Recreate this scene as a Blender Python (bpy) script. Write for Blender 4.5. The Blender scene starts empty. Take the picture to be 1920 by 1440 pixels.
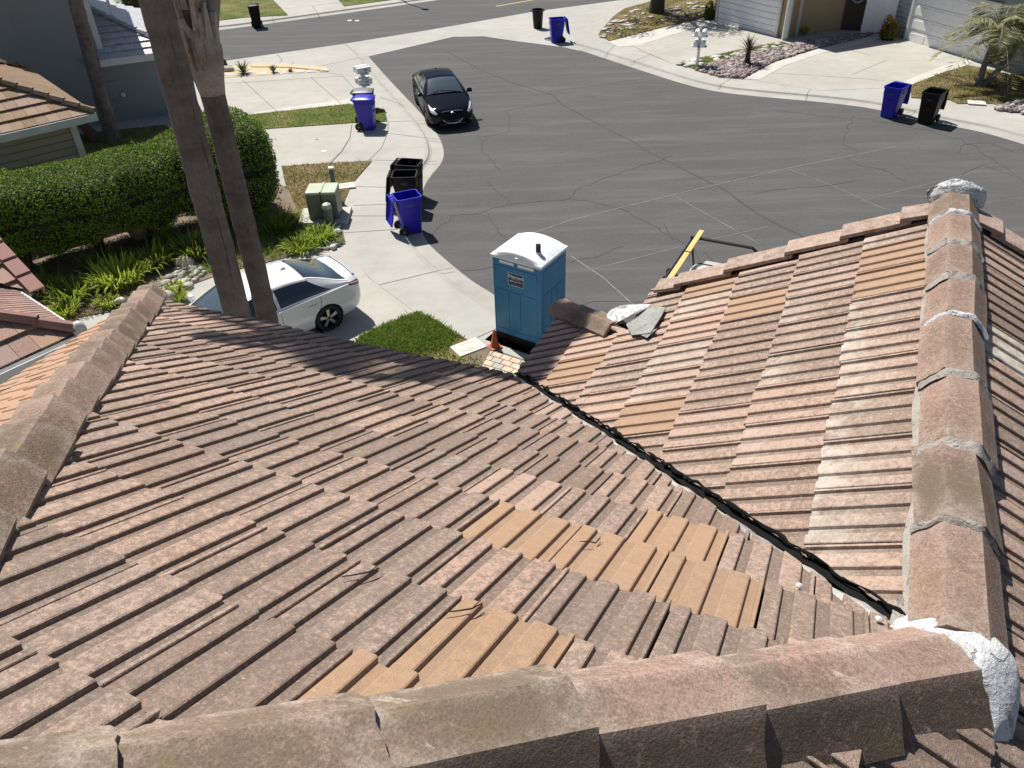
import bpy, bmesh, math, random
import numpy as np
from mathutils import Vector, Matrix
R = math.radians
scene = bpy.context.scene
col = scene.collection
random.seed(7); rng = np.random.default_rng(7)

# ------------------------------------------------------------------ camera, light, exposure
CH = 9.6                                   # camera height above the street (m)
PITCH, ROLL, FPX = R(36.67), R(-1.954), 1478.0
_c, _s = math.cos(PITCH), math.sin(PITCH); _cr, _sr = math.cos(ROLL), math.sin(ROLL)
_rt = np.array([1.0, 0, 0]); _up = np.array([0, _s, _c]); FW = np.array([0, _c, -_s])
RT, UP = _cr*_rt + _sr*_up, -_sr*_rt + _cr*_up
cam = bpy.data.cameras.new('camera'); camo = bpy.data.objects.new('camera', cam); col.objects.link(camo)
cam.sensor_width = 36.0; cam.sensor_fit = 'HORIZONTAL'; cam.lens = 36.0*FPX/1920.0
cam.clip_start = 0.05; cam.clip_end = 600
M4 = Matrix.Identity(4)
for i in range(3):
    M4[i][0], M4[i][1], M4[i][2] = RT[i], UP[i], -FW[i]
M4[2][3] = CH
camo.matrix_world = M4
scene.camera = camo

SUN_AZ, SUN_EL = -34.0, 57.0               # degrees: azimuth clockwise from +Y, elevation
w = bpy.data.worlds.new('World'); scene.world = w; w.use_nodes = True
nt = w.node_tree; nt.nodes.clear()
sky = nt.nodes.new('ShaderNodeTexSky'); sky.sky_type = 'NISHITA'; sky.sun_disc = False
sky.sun_elevation = R(SUN_EL); sky.sun_rotation = R(SUN_AZ)
bg = nt.nodes.new('ShaderNodeBackground'); bg.inputs[1].default_value = 0.055
wo = nt.nodes.new('ShaderNodeOutputWorld')
nt.links.new(sky.outputs[0], bg.inputs[0]); nt.links.new(bg.outputs[0], wo.inputs[0])
sl = bpy.data.lights.new('sun', 'SUN'); sl.energy = 5.0; sl.angle = R(0.53); sl.color = (1.0, 0.95, 0.87)
so = bpy.data.objects.new('sun', sl); col.objects.link(so)
sd = Vector((math.sin(R(SUN_AZ))*math.cos(R(SUN_EL)), math.cos(R(SUN_AZ))*math.cos(R(SUN_EL)), math.sin(R(SUN_EL))))
so.rotation_euler = sd.to_track_quat('Z', 'Y').to_euler(); so.location = (0, 0, 60)
vs = scene.view_settings; vs.view_transform = 'Standard'; vs.look = 'None'; vs.exposure = 0.50; vs.gamma = 1.0
try: vs.use_curve_mapping = False
except Exception: pass
scene.render.film_transparent = False
scene.cycles.max_bounces = 6; scene.cycles.diffuse_bounces = 3; scene.cycles.transparent_max_bounces = 8

# ------------------------------------------------------------------ helpers
def ray(px, py):
    return RT*((px-960)/FPX) - UP*((py-720)/FPX) + FW
def gp(px, py, z=0.0):
    """where the sight line through a pixel of the 1920x1440 photograph meets height z"""
    d = ray(px, py); k = (z-CH)/d[2]
    return (d[0]*k, d[1]*k)
def gps(l, z=0.0): return [gp(x, y, z) for x, y in l]
def az(deg, z=0.0): return Vector((math.sin(R(deg)), math.cos(R(deg)), z))

def tag(o, label=None, cat=None, group=None, kind=None):
    if label: o['label'] = label
    if cat: o['category'] = cat
    if group: o['group'] = group
    if kind: o['kind'] = kind
    return o
def thing(name, label, cat, loc=(0, 0, 0), rz=0.0, group=None, kind=None):
    o = bpy.data.objects.new(name, None); col.objects.link(o); o.empty_display_size = 0.1
    o.location = loc; o.rotation_euler = (0, 0, rz)
    return tag(o, label, cat, group, kind)
def link(name, me, mat=None, parent=None, smooth=False):
    o = bpy.data.objects.new(name, me); col.objects.link(o)
    if mat is not None:
        for m in (mat if isinstance(mat, (list, tuple)) else [mat]): me.materials.append(m)
    if parent is not None: o.parent = parent
    if smooth:
        me.polygons.foreach_set('use_smooth', [True]*len(me.polygons))
    return o
def copy_tree(o, parent=None):
    c = o.copy(); col.objects.link(c)
    if parent is not None: c.parent = parent
    for ch in list(o.children): copy_tree(ch, c)
    return c
class MB:
    """collects simple shapes and links them as one mesh object"""
    def __init__(s): s.v = []; s.f = []; s.t = []; s.mi = []; s.ct = (0.5, 0.5, 0.5, 1)
    def add(s, vs, fs, m=0):
        b = len(s.v); s.v += [tuple(p) for p in vs]; s.t += [s.ct]*len(vs)
        s.f += [tuple(b+i for i in f) for f in fs]; s.mi += [m]*len(fs); return s
    def box(s, c, d, rz=0.0, m=0, taper=1.0):
        x, y, z = d[0]/2, d[1]/2, d[2]/2; cs, sn = math.cos(rz), math.sin(rz); vs = []
        for zz in (-z, z):
            k = taper if zz > 0 else 1.0
            for a, b in ((-x, -y), (x, -y), (x, y), (-x, y)):
                a *= k; b *= k
                vs.append((c[0]+a*cs-b*sn, c[1]+a*sn+b*cs, c[2]+zz))
        return s.add(vs, [(3, 2, 1, 0), (4, 5, 6, 7), (0, 1, 5, 4), (1, 2, 6, 5), (2, 3, 7, 6), (3, 0, 4, 7)], m)
    def hexa(s, p, m=0):
        return s.add(p, [(3, 2, 1, 0), (4, 5, 6, 7), (0, 1, 5, 4), (1, 2, 6, 5), (2, 3, 7, 6), (3, 0, 4, 7)], m)
    def prism(s, poly, z0, z1, m=0):
        n = len(poly)
        ar = sum(poly[i][0]*poly[(i+1) % n][1]-poly[(i+1) % n][0]*poly[i][1] for i in range(n))
        if ar < 0: poly = poly[::-1]
        vs = [(x, y, z0) for x, y in poly]+[(x, y, z1) for x, y in poly]
        return s.add(vs, [tuple(range(n, 2*n))]+[(i, (i+1) % n, n+(i+1) % n, n+i) for i in range(n)], m)
    def tube(s, pts, rad, n=10, cap=True, m=0):
        pts = [Vector(p) for p in pts]; k = len(pts)
        if not hasattr(rad, '__len__'): rad = [rad]*k
        vs = []; a = None
        for i, p in enumerate(pts):
            t = (pts[min(i+1, k-1)]-pts[max(i-1, 0)]).normalized()
            if a is None:
                a = t.orthogonal().normalized()
            else:
                a = (a - t*a.dot(t))
                a = a.normalized() if a.length > 1e-6 else t.orthogonal().normalized()
            b = t.cross(a)
            for j in range(n):
                q = 2*math.pi*j/n; vs.append(p+(a*math.cos(q)+b*math.sin(q))*rad[i])
        fs = [(i*n+j, i*n+(j+1) % n, (i+1)*n+(j+1) % n, (i+1)*n+j) for i in range(k-1) for j in range(n)]
        if cap: fs += [tuple(range(n))[::-1], tuple((k-1)*n+j for j in range(n))]
        return s.add(vs, fs, m)
    def lathe(s, prof, c=(0, 0, 0), n=24, axis='z', m=0):
        vs = []
        for r, h in prof:
            for j in range(n):
                q = 2*math.pi*j/n; a, b = r*math.cos(q), r*math.sin(q)
                p = {'z': (a, b, h), 'y': (a, h, b), 'x': (h, a, b)}[axis]
                vs.append((c[0]+p[0], c[1]+p[1], c[2]+p[2]))
        k = len(prof)
        return s.add(vs, [(i*n+j, i*n+(j+1) % n, (i+1)*n+(j+1) % n, (i+1)*n+j) for i in range(k-1) for j in range(n)], m)
    def ribbon(s, pts, wd, z, m=0):
        n = len(pts)
        if not hasattr(wd, '__len__'): wd = [wd]*n
        vs = []
        for i in range(n):
            a = pts[max(i-1, 0)]; b = pts[min(i+1, n-1)]
            dx, dy = b[0]-a[0], b[1]-a[1]; L = math.hypot(dx, dy) or 1
            nx, ny = -dy/L*wd[i]/2, dx/L*wd[i]/2
            vs += [(pts[i][0]+nx, pts[i][1]+ny, z), (pts[i][0]-nx, pts[i][1]-ny, z)]
        return s.add(vs, [(2*i, 2*i+1, 2*i+3, 2*i+2) for i in range(n-1)], m)
    def mesh(s, name, tint=False):
        me = bpy.data.meshes.new(name); me.from_pydata([tuple(map(float, p)) for p in s.v], [], s.f)
        if any(s.mi): me.polygons.foreach_set('material_index', s.mi)
        if tint:
            a = me.color_attributes.new('tint', 'FLOAT_COLOR', 'POINT')
            a.data.foreach_set('color', np.array(s.t, dtype=np.float32).ravel())
        me.update(); return me
    def build(s, name, mat, parent=None, smooth=False, bevel=0.0, seg=2, tint=False, fix=True):
        me = s.mesh(name, tint)
        if fix or bevel > 0:
            bm = bmesh.new(); bm.from_mesh(me)
            bmesh.ops.recalc_face_normals(bm, faces=bm.faces)
            if bevel > 0:
                es = [e for e in bm.edges if len(e.link_faces) == 2 and e.calc_face_angle(0) > R(28)]
                bmesh.ops.bevel(bm, geom=es, offset=bevel, segments=seg, profile=0.6, affect='EDGES', clamp_overlap=True)
            bm.to_mesh(me); bm.free()
        o = link(name, me, mat, parent)
        if smooth: shade(me)
        return o
def shade(me, ang=35):
    me.polygons.foreach_set('use_smooth', [True]*len(me.polygons))
    try: me.set_sharp_from_angle(angle=R(ang))
    except Exception: pass
def mesh_np(name, V, F, mat, parent=None, tint=None, smooth=False):
    """big quad meshes straight from arrays"""
    me = bpy.data.meshes.new(name); V = np.asarray(V, np.float32); F = np.asarray(F, np.int32); k = F.shape[1]
    me.vertices.add(len(V)); me.vertices.foreach_set('co', V.ravel())
    me.loops.add(F.size); me.loops.foreach_set('vertex_index', F.ravel())
    me.polygons.add(len(F)); me.polygons.foreach_set('loop_start', np.arange(0, F.size, k, dtype=np.int32))
    me.update(calc_edges=True)
    if tint is not None:
        a = me.color_attributes.new('tint', 'FLOAT_COLOR', 'POINT'); a.data.foreach_set('color', np.asarray(tint, np.float32).ravel())
    return link(name, me, mat, parent, smooth)
def bake(o):
    """apply the modifiers of o to its mesh"""
    dg = bpy.context.evaluated_depsgraph_get(); dg.update()
    me = bpy.data.meshes.new_from_object(o.evaluated_get(dg)); o.modifiers.clear(); o.data = me; return o
def smooth_line(pts, k=6):
    P = [np.array(p, float) for p in pts]; out = []
    for i in range(len(P)-1):
        p0, p1, p2, p3 = P[max(i-1, 0)], P[i], P[i+1], P[min(i+2, len(P)-1)]
        for j in range(k):
            t = j/k; out.append(tuple(.5*((2*p1)+(-p0+p2)*t+(2*p0-5*p1+4*p2-p3)*t*t+(-p0+3*p1-3*p2+p3)*t**3)))
    return out+[tuple(P[-1])]
def offset_line(pts, d):
    out = []; n = len(pts)
    for i in range(n):
        a, b = pts[max(i-1, 0)], pts[min(i+1, n-1)]; dx, dy = b[0]-a[0], b[1]-a[1]; L = math.hypot(dx, dy) or 1
        out.append((pts[i][0]-dy/L*d, pts[i][1]+dx/L*d))
    return out
def wobble(pts, amp, step=0.35):
    out = []
    for a, b in zip(pts[:-1], pts[1:]):
        L = math.hypot(b[0]-a[0], b[1]-a[1]); n = max(1, int(L/step))
        for i in range(n):
            t = i/n; out.append((a[0]+(b[0]-a[0])*t+random.gauss(0, amp), a[1]+(b[1]-a[1])*t+random.gauss(0, amp)))
    return out+[pts[-1]]

# ------------------------------------------------------------------ materials
class NT:
    def __init__(s, name, rough=0.8, spec=0.5):
        s.m = bpy.data.materials.new(name); s.m.use_nodes = True; s.t = s.m.node_tree
        s.b = s.t.nodes['Principled BSDF']; s.b.inputs['Roughness'].default_value = rough
        s.b.inputs['Specular IOR Level'].default_value = spec
        s.co = s.t.nodes.new('ShaderNodeTexCoord').outputs['Object']
    def L(s, a, b): s.t.links.new(a, b)
    def n(s, ty, **kw):
        x = s.t.nodes.new(ty)
        for k, v in kw.items(): setattr(x, k, v)
        return x
    def noise(s, scale, detail=4, rough=0.55, co=None, stretch=None, dist=0.0, rot=0.0):
        x = s.n('ShaderNodeTexNoise'); x.inputs['Scale'].default_value = scale; x.inputs['Detail'].default_value = detail
        x.inputs['Roughness'].default_value = rough; x.inputs['Distortion'].default_value = dist
        c = co or s.co
        if stretch:
            mp = s.n('ShaderNodeMapping'); mp.inputs['Scale'].default_value = stretch; mp.inputs['Rotation'].default_value = (0, 0, rot); s.L(c, mp.inputs[0]); c = mp.outputs[0]
        s.L(c, x.inputs['Vector']); return x.outputs['Fac']
    def ramp(s, fac, stops):
        r = s.n('ShaderNodeValToRGB'); e = r.color_ramp.elements
        while len(e) < len(stops): e.new(0.5)
        for i, (p, c) in enumerate(stops):
            e[i].position = p; e[i].color = (c[0], c[1], c[2], 1) if hasattr(c, '__len__') else (c, c, c, 1)
        s.L(fac, r.inputs[0]); return r.outputs[0]
    def mix(s, fac, a, b, mode='MIX'):
        x = s.n('ShaderNodeMix', data_type='RGBA', blend_type=mode)
        for i, v in ((0, fac), (6, a), (7, b)):
            if hasattr(v, 'links'): s.L(v, x.inputs[i])
            elif i == 0: x.inputs[0].default_value = v
            else: x.inputs[i].default_value = (v[0], v[1], v[2], 1)
        return x.outputs[2]
    def math(s, op, a, b=0.0, clamp=False):
        x = s.n('ShaderNodeMath', operation=op, use_clamp=clamp)
        for i, v in ((0, a), (1, b)):
            if hasattr(v, 'links'): s.L(v, x.inputs[i])
            else: x.inputs[i].default_value = v
        return x.outputs[0]
    def tint(s):
        a = s.n('ShaderNodeAttribute'); a.attribute_name = 'tint'; sp = s.n('ShaderNodeSeparateColor'); s.L(a.outputs['Color'], sp.inputs[0])
        return sp.outputs[0], sp.outputs[1], sp.outputs[2]
    def rnd(s): return s.n('ShaderNodeObjectInfo').outputs['Random']
    def bump(s, h, st=0.4, d=0.01):
        x = s.n('ShaderNodeBump'); x.inputs['Strength'].default_value = st; x.inputs['Distance'].default_value = d
        s.L(h, x.inputs['Height']); s.L(x.outputs[0], s.b.inputs['Normal']); return s
    def color(s, c):
        if hasattr(c, 'links'): s.L(c, s.b.inputs['Base Color'])
        else: s.b.inputs['Base Color'].default_value = (c[0], c[1], c[2], 1)
        return s
def flat(name, c, rough=0.5, metal=0.0, coat=0.0, spec=0.5, var=0.0, vs_=3.0):
    m = NT(name, rough, spec); m.b.inputs['Metallic'].default_value = metal; m.b.inputs['Coat Weight'].default_value = coat
    m.b.inputs['Coat Roughness'].default_value = 0.03
    if var > 0:
        f = m.noise(vs_, 5); d = [max(0, x*(1-var)) for x in c]; u = [min(1, x*(1+var)) for x in c]
        m.color(m.ramp(f, [(0.3, d), (0.7, u)]))
    else: m.color(c)
    return m.m

def mat_tile(name, pink, lichen, orange):
    m = NT(name, 0.9, 0.2); li, hu, og = m.tint()
    n1 = m.noise(105, 7, 0.74); n2 = m.noise(5, 4, 0.6); n3 = m.noise(210, 3, 0.6); n4 = m.noise(24, 5, 0.7, stretch=(1, 1.3, 1))
    isor = m.math('GREATER_THAN', og, 0.5)
    base = m.mix(hu, pink, [pink[0]*0.90, pink[1]*0.97, pink[2]*1.02])
    base = m.mix(m.math('MULTIPLY', n3, 0.40), base, [c*0.62 for c in pink])
    og2 = [orange[0]*.98, orange[1]*1.0, orange[2]*1.10]; orv = m.mix(hu, orange, og2)
    ornge = m.mix(m.math('MULTIPLY', m.ramp(n4, [(0.35, 0), (0.7, 1)]), 0.7), orv, [orange[0]*.74, orange[1]*.76, orange[2]*.80])
    ornge = m.mix(m.math('MULTIPLY', n3, 0.3), ornge, [c*0.6 for c in orange])
    # lichen and soot: speckle in blotches, amount set per tile, more in the pans
    n5 = m.noise(48, 7, 0.80, stretch=(1, .8, 1))
    k = m.math('ADD', m.math('MULTIPLY', n1, 0.75), m.math('MULTIPLY', n5, 0.95))
    k = m.math('ADD', k, m.math('MULTIPLY', n2, 0.20))
    k = m.math('ADD', k, m.math('MULTIPLY', li, 0.50))
    msk = m.ramp(m.math('SUBTRACT', k, 0.86), [(0.22, 0.0), (0.32, 0.70), (0.46, 1.0)])
    msk = m.math('MULTIPLY', msk, m.math('SUBTRACT', 1.0, m.math('MULTIPLY', m.ramp(m.math('ADD', m.math('MULTIPLY', n1, 0.6), m.math('MULTIPLY', m.noise(75, 5, 0.8), 0.4)), [(0.50, 0.0), (0.58, 1.0)]), 0.55)))
    sep = m.math('MULTIPLY', msk, m.math('SUBTRACT', 1.0, m.math('MULTIPLY', isor, 0.66)))
    c = m.mix(isor, base, ornge)
    c = m.mix(m.math('MULTIPLY', sep, 0.78), c, lichen)
    wht = m.math('MULTIPLY', m.math('LESS_THAN', og, 0.5), m.math('POWER', m.math('MULTIPLY', og, 2.05), 2.2))
    wm = m.math('MULTIPLY', wht, m.ramp(m.noise(11, 6, 0.75), [(0.38, 0.0), (0.62, 1.0)]))
    c = m.mix(wm, c, (0.56, 0.53, 0.47))
    fl = m.ramp(m.noise(120, 2, 0.5), [(0.69, 0.0), (0.73, 1.0)])
    c = m.mix(m.math('MULTIPLY', fl, 0.40), c, (0.56, 0.50, 0.43))
    m.color(c).bump(m.math('ADD', n1, n3), 0.55, 0.004); return m.m
def mat_concrete(name, c1, c2, stain=(0.21, 0.195, 0.165)):
    m = NT(name, 0.9, 0.25)
    a = m.noise(0.35, 5, 0.6); b = m.noise(2.2, 6, 0.65); g = m.noise(60, 3)
    s2 = m.noise(0.8, 5, 0.6, stretch=(0.35, 2.2, 1))
    c = m.mix(m.ramp(a, [(0.35, 0), (0.65, 1)]), c1, c2)
    c = m.mix(m.math('MULTIPLY', m.ramp(b, [(0.45, 0), (0.75, 1)]), 0.28), c, stain)
    c = m.mix(m.math('MULTIPLY', m.ramp(s2, [(0.5, 0), (0.72, 1)]), 0.30), c, [x*0.80 for x in c1])
    c = m.mix(m.math('MULTIPLY', g, 0.22), c, [x*0.6 for x in c1])
    m.color(c).bump(g, 0.15, 0.004); return m.m
def mat_asphalt():
    m = NT('asphalt', 0.92, 0.3)
    g = m.noise(75, 3, 0.6); a = m.noise(0.25, 4, 0.55)
    st = m.noise(0.9, 6, 0.68, stretch=(0.22, 1.9, 1), dist=0.35, rot=R(24)); st2 = m.noise(2.6, 6, 0.7, stretch=(0.45, 1.3, 1), rot=R(30))
    c = m.ramp(a, [(0.3, (0.055, 0.057, 0.060)), (0.7, (0.071, 0.072, 0.073))])
    c = m.mix(m.math('MULTIPLY', m.ramp(st, [(0.47, 0), (0.66, 1)]), 0.50), c, (0.130, 0.123, 0.113))
    c = m.mix(m.math('MULTIPLY', m.ramp(st2, [(0.52, 0), (0.74, 1)]), 0.32), c, (0.100, 0.096, 0.090))
    c = m.mix(m.math('MULTIPLY', m.ramp(m.noise(1.4, 5, 0.6, stretch=(0.45, 1.5, 1), rot=R(20)), [(0.55, 0), (0.75, 1)]), 0.4), c, (0.038, 0.039, 0.041))
    mo = m.noise(9, 6, 0.75); c = m.mix(m.math('MULTIPLY', m.ramp(mo, [(0.42, 0), (0.66, 1)]), 0.30), c, (0.120, 0.115, 0.108)); mo2 = m.noise(5.5, 6, 0.75); c = m.mix(m.math('MULTIPLY', m.ramp(mo2, [(0.55, 0), (0.72, 1)]), 0.45), c, (0.044, 0.045, 0.047))
    c = m.mix(m.ramp(g, [(0.42, 0.0), (0.66, 0.55)]), c, (0.125, 0.122, 0.117))
    m.color(c).bump(g, 0.35, 0.006); return m.m
def mat_leaf(name, dark, light, trans=0.25, rough=0.45):
    m = NT(name, rough, 0.22); t, h, _ = m.tint()
    c = m.mix(t, dark, light); c = m.mix(m.math('MULTIPLY', h, 0.35), c, [light[0]*1.25, light[1]*0.95, light[2]*0.6])
    m.color(c)
    if trans > 0:
        tr = m.n('ShaderNodeBsdfTranslucent'); m.L(m.mix(0.5, c, light), tr.inputs[0])
        mx = m.n('ShaderNodeMixShader'); mx.inputs[0].default_value = trans
        m.L(m.b.outputs[0], mx.inputs[1]); m.L(tr.outputs[0], mx.inputs[2])
        m.L(mx.outputs[0], m.t.nodes['Material Output'].inputs[0])
    return m.m
def mat_ground(name, cols, sc=1.5, fine=30):
    m = NT(name, 0.95, 0.2); a = m.noise(sc, 6, 0.65); b = m.noise(fine, 4, 0.7)
    f = m.math('ADD', m.math('MULTIPLY', a, 0.65), m.math('MULTIPLY', b, 0.35))
    m.color(m.ramp(f, [(0.34+0.32*i/(len(cols)-1), c) for i, c in enumerate(cols)])).bump(b, 0.8, 0.02); return m.m
def mat_stucco(name, c):
    m = NT(name, 0.95, 0.2); a = m.noise(0.8, 5, 0.6); b = m.noise(40, 4, 0.7); d = m.noise(1.2, 5, 0.6, stretch=(1, 1, 0.3))
    x = m.mix(m.math('MULTIPLY', m.ramp(a, [(0.35, 0), (0.7, 1)]), 0.35), c, [v*0.78 for v in c])
    x = m.mix(m.math('MULTIPLY', m.ramp(d, [(0.5, 0), (0.75, 1)]), 0.25), x, [c[0]*0.75, c[1]*0.78, c[2]*0.7])
    m.color(x).bump(b, 0.5, 0.012); return m.m
def mat_bark(name, c1, c2, rings=26.0, streak=(0.07, 0.045, 0.035)):
    m = NT(name, 0.95, 0.15)
    r = m.noise(rings/5, 5, 0.7, stretch=(0.35, 0.35, 1.3), dist=0.4); f = m.noise(16, 6, 0.75, stretch=(2.0, 2.0, 0.7)); v = m.noise(4.0, 6, 0.7, stretch=(3.2, 3.2, 0.14), dist=0.3)
    p = m.noise(2.0, 5, 0.65)
    c = m.mix(m.math('MULTIPLY', m.ramp(r, [(0.38, 0), (0.62, 1)]), 0.75), c1, c2)
    c = m.mix(m.math('MULTIPLY', m.ramp(p, [(0.40, 0), (0.66, 1)]), 0.55), c, [x*1.25 for x in c2])
    c = m.mix(m.math('MULTIPLY', m.ramp(f, [(0.45, 0), (0.68, 1)]), 0.45), c, [x*0.55 for x in c1])
    c = m.mix(m.math('MULTIPLY', m.ramp(v, [(0.57, 0), (0.63, 1)]), 0.8), c, streak)
    m.color(c).bump(m.math('ADD', m.math('MULTIPLY', r, 0.8), m.math('ADD', m.math('MULTIPLY', f, 0.6), m.math('MULTIPLY', v, -1.0))), 0.7, 0.03); return m.m
def mat_cap():
    m = NT('ridge_tile', 0.92, 0.2); rn = m.rnd()
    loc = m.n('ShaderNodeVectorMath', operation='ADD'); cv = m.n('ShaderNodeCombineXYZ'); m.L(m.math('MULTIPLY', rn, 37.0), cv.inputs[0]); m.L(m.math('MULTIPLY', rn, 91.0), cv.inputs[1])
    m.L(m.co, loc.inputs[0]); m.L(cv.outputs[0], loc.inputs[1]); co = loc.outputs[0]
    big = m.noise(3.0, 5, 0.6, co); mid = m.noise(16, 6, 0.72, co); fine = m.noise(150, 4, 0.65, co); f2 = m.noise(60, 6, 0.75, co)
    pink = m.mix(rn, (0.44, 0.285, 0.240), (0.41, 0.280, 0.228))
    kk = m.math('ADD', big, m.math('MULTIPLY', m.math('SUBTRACT', m.math('FRACT', m.math('MULTIPLY', rn, 7.31)), 0.5), 0.42))
    c = m.mix(m.ramp(kk, [(0.52, 0), (0.72, 1)]), pink, (0.30, 0.225, 0.165))
    li = m.ramp(m.math('ADD', m.math('MULTIPLY', f2, 0.65), m.math('MULTIPLY', kk, 0.45)), [(0.45, 0), (0.60, 1)])
    c = m.mix(m.math('MULTIPLY', li, 0.66), c, (0.135, 0.105, 0.078))
    ge = m.n('ShaderNodeNewGeometry').outputs['Pointiness']; ed = m.ramp(ge, [(0.515, 0.0), (0.56, 1.0)]); c = m.mix(m.math('MULTIPLY', m.math('MULTIPLY', ed, m.ramp(mid, [(0.4, 0), (0.6, 1)])), 0.55), c, (0.55, 0.46, 0.40))
    tl, _, _ = m.tint(); side = m.math('MULTIPLY', tl, m.ramp(m.math('ADD', m.math('MULTIPLY', f2, 0.7), m.math('MULTIPLY', mid, 0.5)), [(0.38, 0), (0.58, 1)])); c = m.mix(m.math('MULTIPLY', side, 0.85), c, (0.105, 0.080, 0.052))  # side: lichen, plus shade painted on the near hip's camera side
    moss = m.ramp(m.noise(2.4, 5, 0.65, co, stretch=(1, 1.7, 1)), [(0.60, 0), (0.70, 1)])
    c = m.mix(m.math('MULTIPLY', moss, 0.5), c, (0.165, 0.125, 0.035))
    sp = m.ramp(fine, [(0.30, 0.0), (0.60, 1.0)]); c = m.mix(m.math('MULTIPLY', m.math('SUBTRACT', 1.0, sp), 0.6), c, (0.075, 0.062, 0.048))
    wh = m.ramp(m.noise(9, 6, 0.75, co, stretch=(0.5, 1.5, 1)), [(0.645, 0), (0.70, 1)])
    c = m.mix(m.math('MULTIPLY', wh, 0.55), c, (0.56, 0.49, 0.43))
    m.color(c).bump(m.math('ADD', fine, m.math('MULTIPLY', mid, 0.8)), 0.65, 0.006); return m.m
def mat_lime(name='mortar', c1=(0.60, 0.615, 0.63), c2=(0.42, 0.43, 0.44)):
    m = NT(name, 0.85, 0.3); a = m.noise(9, 6, 0.7); b = m.noise(55, 5, 0.7)
    k = m.ramp(m.noise(14, 4, 0.75, stretch=(1, 0.6, 1), dist=1.5), [(0.36, 1.0), (0.42, 0.0)])
    c = m.mix(m.ramp(a, [(0.4, 0), (0.7, 1)]), c1, c2); c = m.mix(m.math('MULTIPLY', k, 0.6), c, (0.16, 0.15, 0.14))
    m.color(c).bump(m.math('ADD', m.math('MULTIPLY', a, 1.5), m.math('ADD', b, m.math('MULTIPLY', k, -1.2))), 0.7, 0.014); return m.m

M = {}
M['tile'] = mat_tile('weathered_tile', (0.455, 0.316, 0.250), (0.106, 0.086, 0.070), (0.410, 0.268, 0.172))
M['tile_pale'] = mat_tile('pale_tile', (0.44, 0.275, 0.185), (0.20, 0.145, 0.105), (0.46, 0.27, 0.15))
M['tile_tan'] = mat_tile('tan_tile', (0.38, 0.27, 0.20), (0.17, 0.115, 0.06), (0.42, 0.26, 0.13))
M['tile_plum'] = mat_tile('plum_tile', (0.40, 0.27, 0.225), (0.19, 0.11, 0.095), (0.46, 0.31, 0.205))
M['slate'] = flat('slate_grey_tile', (0.42, 0.42, 0.45), 0.45, var=0.22, vs_=4)
M['cap'] = mat_cap()
M['mortar'] = mat_lime()
M['mortar_dull'] = mat_lime('old_mortar', (0.36, 0.33, 0.30), (0.26, 0.24, 0.21))
M['lead'] = mat_lime('grey_flashing', (0.30, 0.31, 0.29), (0.22, 0.225, 0.21))
M['bitumen'] = flat('black_bitumen', (0.004, 0.004, 0.005), 0.8, spec=0.15)
M['galv'] = flat('valley_metal', (0.36, 0.35, 0.33), 0.5, var=0.3, vs_=9)
M['underlay'] = flat('underlay', (0.02, 0.018, 0.016), 0.9)
M['concrete'] = mat_concrete('concrete', (0.355, 0.350, 0.325), (0.415, 0.408, 0.38))
M['concrete_warm'] = mat_concrete('concrete_driveway', (0.37, 0.354, 0.320), (0.425, 0.408, 0.372))
M['concrete_white'] = mat_concrete('concrete_pale', (0.47, 0.455, 0.42), (0.52, 0.505, 0.465))
M['gutter'] = mat_concrete('gutter_concrete', (0.33, 0.32, 0.295), (0.41, 0.395, 0.36), (0.15, 0.135, 0.11))
M['asphalt'] = mat_asphalt()
M['joint'] = flat('joint_line', (0.10, 0.09, 0.078), 0.95)
M['crack'] = flat('crack_fill', (0.032, 0.032, 0.034), 0.9)
M['crack_soft'] = flat('old_crack_seal', (0.047, 0.047, 0.048), 0.9)
M['chalk'] = flat('chalk_line', (0.19, 0.19, 0.193), 0.9, var=0.35, vs_=5)
M['yellow_line'] = flat('yellow_road_paint', (0.45, 0.36, 0.16), 0.8, var=0.2)
M['soil'] = mat_ground('soil', [(0.10, 0.078, 0.055), (0.17, 0.135, 0.10), (0.24, 0.20, 0.155)], 1.2, 26)
M['lawn'] = mat_ground('lawn', [(0.035, 0.060, 0.012), (0.075, 0.105, 0.022), (0.15, 0.135, 0.050), (0.20, 0.165, 0.085)], 0.9, 22)
M['lawn_dry'] = mat_ground('dry_lawn', [(0.045, 0.065, 0.016), (0.12, 0.105, 0.035), (0.20, 0.15, 0.075), (0.24, 0.185, 0.105)], 0.9, 22)
M['dg'] = mat_ground('tan_gravel', [(0.42, 0.33, 0.20), (0.52, 0.42, 0.28), (0.60, 0.50, 0.36)], 2, 50)
M['grass'] = mat_leaf('grass_blade', (0.045, 0.095, 0.012), (0.26, 0.38, 0.070), 0.35)
M['grass_dry'] = mat_leaf('dry_grass_blade', (0.07, 0.075, 0.02), (0.28, 0.24, 0.11), 0.25)
M['hedge'] = mat_leaf('hedge_leaf', (0.025, 0.060, 0.008), (0.17, 0.29, 0.030), 0.25, 0.6)
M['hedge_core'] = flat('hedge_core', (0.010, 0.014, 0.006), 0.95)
M['lily'] = mat_leaf('strap_leaf', (0.050, 0.100, 0.014), (0.40, 0.50, 0.065), 0.35, 0.45)
M['agave'] = mat_leaf('agave_leaf', (0.06, 0.085, 0.045), (0.19, 0.22, 0.12), 0.1)
M['cordy'] = mat_leaf('cordyline_leaf', (0.05, 0.030, 0.024), (0.16, 0.105, 0.085), 0.1)
M['shrub'] = mat_leaf('shrub_leaf', (0.05, 0.06, 0.012), (0.24, 0.19, 0.03), 0.2)
M['frond'] = mat_leaf('palm_leaflet', (0.06, 0.085, 0.035), (0.34, 0.36, 0.20), 0.25)
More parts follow.
